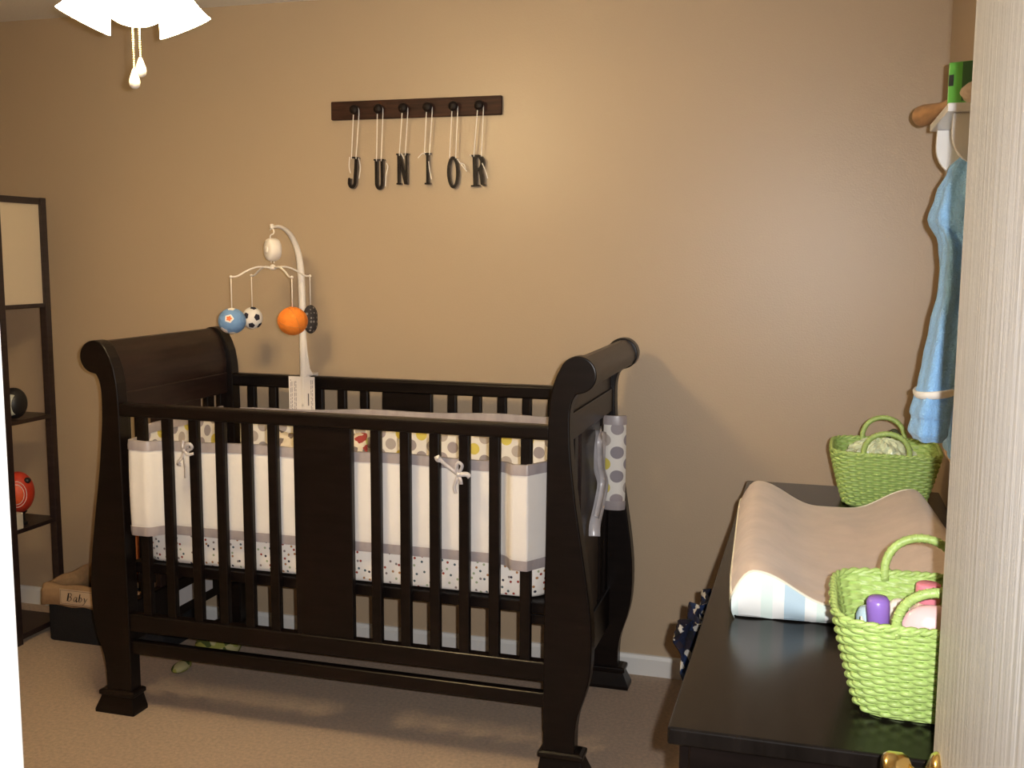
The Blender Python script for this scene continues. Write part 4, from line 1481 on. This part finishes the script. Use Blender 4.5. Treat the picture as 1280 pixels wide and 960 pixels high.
# ------------------------------------------------------------------ black shelf lamp in the left corner
ex0, ex1, ey0, ey1, eh = -3.170, -2.906, 3.184, 3.456, 1.722
et = thing('shelf_floor_lamp', 'tall narrow black open shelf unit with cream paper lampshade top bay near the back wall', 'shelf lamp', ((ex0 + ex1) / 2, (ey0 + ey1) / 2, 0))
PT = 0.030
for x in (ex0, ex1 - PT):
    for y in (ey0, ey1 - PT):
        boxo('post', M['etagere'], x, x + PT, y, y + PT, 0, eh, et, 0.002)
for z0, z1 in ((.018, .040), (.436, .452), (.858, .874), (1.298, 1.314)):
    boxo('shelf', M['etagere'], ex0 + .004, ex1 - .004, ey0 + .004, ey1 - .004, z0, z1, et, 0.002)
b = MB()
for (a0, a1, c0, c1) in ((ex0 + PT, ex1 - PT, ey0 + .004, ey0 + PT - .004), (ex0 + PT, ex1 - PT, ey1 - PT + .004, ey1 - .004), (ex0 + .004, ex0 + PT - .004, ey0 + PT, ey1 - PT), (ex1 - PT + .004, ex1 - .004, ey0 + PT, ey1 - PT)):
    b.box(a0, a1, c0, c1, eh - .026, eh - .001)
b.done('top_frame', M['etagere'], et, bevel=0.0015)
b = MB()
for (a0, a1, c0, c1) in ((ex0 + PT, ex1 - PT, ey0 + .012, ey0 + .014), (ex0 + PT, ex1 - PT, ey1 - .014, ey1 - .012), (ex0 + .012, ex0 + .014, ey0 + PT, ey1 - PT), (ex1 - .014, ex1 - .012, ey0 + PT, ey1 - PT)):
    b.box(a0, a1, c0, c1, 1.314, eh - .026)
b.done('lamp_shade', M['lampshade'], et)

# mini helmet-like toy on the upper shelf
hc = Vector((-2.948, 3.275, .874))
t = thing('toy_ball', 'small black and grey rounded toy on the upper shelf of the shelf lamp', 'toy', hc)
b = MB()
b.ball(hc + Vector((0, 0, .062)), .045, .050, .060, 28, 18, fn=lambda a, tt: 1 + .05 * (abs(sin(2 * a)) ** 2) * cos(tt))
bo = b.done('toy_body', M['black_plush'], t, smooth=True)
b = MB()
pv = []
for k in range(9):
    v = -1 + 2 * k / 8
    wdt = .16 + .30 * v * v
    pv.append((v, wdt))
rings = []
for v, wdt in pv:
    row = []
    for i in range(7):
        u = -wdt + 2 * wdt * i / 6
        d = (cr * (u + .12) + Vector((0, 0, v * .72 - .05)) - cf * .8).normalized()
        row.append(hc + Vector((0, 0, .062)) + Vector((d.x * .0490, d.y * .0545, d.z * .0630)))
    rings.append(row)
b.rings(rings, closed_u=False)
b.done('pale_panel', M['panel_white'], bo, smooth=True, solid=.001)

rc = Vector((-2.972, 3.300, .452))
t = thing('toy_basketball', 'small red ball with an orange ringed disc on a patterned stand in the shelf lamp', 'toy', rc)
b = MB()
BC = rc + Vector((0, 0, .128))
b.ball(BC, .060, .060, .082, 28, 18)
rb = b.done('ball_body', M['red_ball'], t, smooth=True)

b = MB()
patch(b, BC, (.060, .060, .082), bd(.30, .02), .52, 12, 0, .0012)
b.done('orange_disc', M['orange_disc'], rb, smooth=True)
b = MB()
for rr in (.54, .78):
    q = rot_to(bd(.30, .02))
    ring = []
    for i in range(40):
        a = 2 * pi * i / 40
        v = (q @ Vector((cos(a) * rr, sin(a) * rr, 1))).normalized()
        ring.append(BC + Vector((v.x * .0605, v.y * .0605, v.z * .0825)))
    b.tube(ring, .0014, 6, closed=True)
b.done('white_ring', M['white_line'], rb, smooth=True)
b = MB()
b.ball(BC + Vector((.046, .0, .050)), .014, .014, .012, 14, 8)
b.done('dark_cap', M['black_plush'], rb, smooth=True)
b = MB()
b.lathe([(.030, 0), (.030, .010), (.022, .014), (.020, .040), (.026, .046), (.030, .050)], 18, rc + Vector((0, 0, .0005)))
sd = b.done('stand', M['black_plush'], t, autosm=50)
bx = Vector((-2.9265, 3.2355, .452))
t2 = thing('letter_block', 'small cream patterned toy block in front of the red ball on the shelf', 'toy block', bx)
b = MB()
b.box(bx.x - .015, bx.x + .015, bx.y - .0175, bx.y + .0175, .4525, .516)
bb = b.done('block_body', M['block'], t2, bevel=.002)
b = MB()
for z0, z1, x0, x1 in ((.460, .464, -.012, .012), (.474, .478, -.012, .012), (.460, .478, -.012, -.009), (.460, .478, .009, .012), (.488, .491, -.012, .006), (.498, .501, -.006, .012), (.508, .511, -.012, .010), (.488, .511, -.002, .001)):
    b.box(bx.x + x0, bx.x + x1, bx.y - .0186, bx.y - .018, z0, z1)
b.done('block_pattern', M['letter_side'], bb)

# ------------------------------------------------------------------ fabric bin of toys behind the crib's left end
hx0, hx1, hy0, hy1 = -2.850, -2.330, 3.285, 3.590
hp = thing('toy_bin', 'black fabric bin with tan folded liner lettered Baby on the carpet behind the crib end', 'storage bin', ((hx0 + hx1) / 2, (hy0 + hy1) / 2, 0))
b = MB()
rg = [[(x, y, z) for x, y in rrect(hx0 + i_, hx1 - i_, hy0 + i_, hy1 - i_, .018, 3)] for i_, z in ((.004, .0), (0, .006), (-.000, .215), (.008, .215), (.010, .02))]
b.rings(rg, cap0=True, cap1=True)
b.done('bin_body', M['hamper'], hp, autosm=40)
b = MB()
outl = rrect(hx0, hx1, hy0, hy1, .02, 4)
n = len(outl)
def off(i, d):
    x, y = outl[i]
    cx_, cy_ = (hx0 + hx1) / 2, (hy0 + hy1) / 2
    return (x + (d if x > cx_ else -d), y + (d if y > cy_ else -d))
# denser outline
den = []
for i in range(n):
    p, q = Vector((*outl[i], 0)), Vector((*outl[(i + 1) % n], 0))
    m_ = max(1, int((q - p).length / .02))
    for k in range(m_):
        den.append(p.lerp(q, k / m_))
def ro(d, z, wob, ph):
    cx_, cy_ = (hx0 + hx1) / 2, (hy0 + hy1) / 2
    out = []
    for i, p in enumerate(den):
        dx_ = d * (1 if p.x > cx_ else -1) if abs(p.x - cx_) > (hx1 - hx0) / 2 - .03 else 0
        dy_ = d * (1 if p.y > cy_ else -1) if abs(p.y - cy_) > (hy1 - hy0) / 2 - .03 else 0
        ww = wob * sin(i * .9 + ph)
        out.append((p.x + dx_ * (1 + .3 * sin(i * .7)), p.y + dy_ * (1 + .3 * sin(i * .55)), z + ww))
    return out
b.rings([ro(-.020, .14, .0, 0), ro(-.014, .215, .002, 1), ro(-.004, .232, .004, 2), ro(.008, .230, .004, 2), ro(.014, .205, .003, 1.2), ro(.016, .152, .004, 0), ro(.010, .150, .004, 0)], cap0=False, cap1=False)
lin = b.done('liner', M['liner'], hp, smooth=True, solid=.003)
lin['label'] = 'tan cloth liner folded over the rim'
b = MB()
LXa, LXb, LZa, LZb = -2.770, -2.560, .160, .222
ly_ = hy0 - .0215
b.box(LXa, LXb, ly_, ly_ + .002, LZa, LZb)
lb = b.done('cloth_label', M['label_cream'], hp, bevel=.0008)
b = MB()
for z in (LZa + .004, LZb - .005):
    b.box(LXa + .004, LXb - .004, ly_ - .0006, ly_, z, z + .001)
for x in (LXa + .004, LXb - .005):
    b.box(x, x + .001, ly_ - .0006, ly_, LZa + .004, LZb - .004)
b.done('label_border', M['label_ink'], lb)
# lettering: Baby, slanted pen strokes
b = MB()
def pen(pts, r0, ox, sc=1.0):
    P = lerp_pts([(ox + (p[0] + .25 * p[1]) * .030 * sc, ly_ - .0006, LZa + .017 + p[1] * .030 * sc) for p in pts], 6)
    rs_ = [r0 * (.75 + .5 * abs(sin(3.0 * i / len(P)))) for i in range(len(P))]
    b.tube(P, rs_, 6, flat=(1, .35))
ox = -2.735
pen([(0, 1), (0, 0)], .0028, ox)
pen([(-.15, 1), (.30, 1.02), (.48, .80), (.32, .56), (0, .53)], .0020, ox)
pen([(0, .53), (.38, .54), (.56, .28), (.36, 0), (-.15, 0)], .0022, ox)
ox += .027
pen([(.42, .50), (.18, .58), (.02, .25), (.14, .0), (.30, .08), (.42, .50)], .0019, ox)
pen([(.46, .58), (.42, .1), (.50, .0), (.62, .08)], .0022, ox)
ox += .024
pen([(.02, 1.05), (.02, .04)], .0023, ox)
pen([(.02, .40), (.22, .58), (.42, .36), (.32, .04), (.12, -.02), (.02, .10)], .0019, ox)
ox += .021
pen([(-.02, .56), (.10, .50), (.22, .10)], .0022, ox)
pen([(.52, .58), (.34, .20), (.12, -.30), (-.04, -.34)], .0018, ox)
b.done('lettering', M['label_ink'], lb, smooth=True)

# soft toys standing in the bin
def plush(name, label, parts, cat='soft toy', grp=None):
    root = None
    t = thing(name, label, cat, parts[0][2], grp)
    for nm, m_, c_, rr, fn in parts:
        b = MB()
        b.ball(c_, *rr, 22, 14, fn=fn)
        b.done(nm, m_, t, smooth=True)
    return t
rib = lambda a, t_: 1 + .07 * sin(t_ * 16)
plush('plush_caterpillar', 'orange ridged soft toy standing in the toy bin behind the crib post',
      [('toy_body', M['toy_orange'], (-2.545, 3.400, .425), (.055, .055, .20), rib), ('toy_head', M['toy_blue'], (-2.555, 3.400, .650), (.050, .050, .050), None)], grp='soft toys in the bin')
plush('plush_bear', 'brown soft toy with fuzzy fur in the right end of the toy bin',
      [('toy_body', M['toy_brown'], (-2.415, 3.42, .285), (.070, .075, .13), None), ('toy_head', M['toy_brown'], (-2.415, 3.40, .450), (.058, .055, .055), None),
       ('toy_ear', M['toy_brown'], (-2.455, 3.40, .502), (.018, .012, .018), None), ('toy_ear', M['toy_brown'], (-2.375, 3.40, .502), (.018, .012, .018), None),
       ('toy_muzzle', M['label_cream'], (-2.410, 3.35, .440), (.026, .020, .020), None)], grp='soft toys in the bin')
plush('plush_cushion', 'red and cream printed soft toy at the left in the toy bin',
      [('toy_body', M['toy_red'], (-2.672, 3.430, .265), (.060, .070, .115), None)], grp='soft toys in the bin')
gt = plush('plush_frog', 'yellow green printed soft toy on the carpet under the crib',
           [('toy_body', M['toy_green'], (-2.115, 3.315, .056), (.085, .075, .056), lambda a, t_: 1 + .10 * sin(3 * a + 1)),
            ('toy_foot', M['toy_green'], (-2.170, 3.165, .018), (.028, .050, .018), None)])
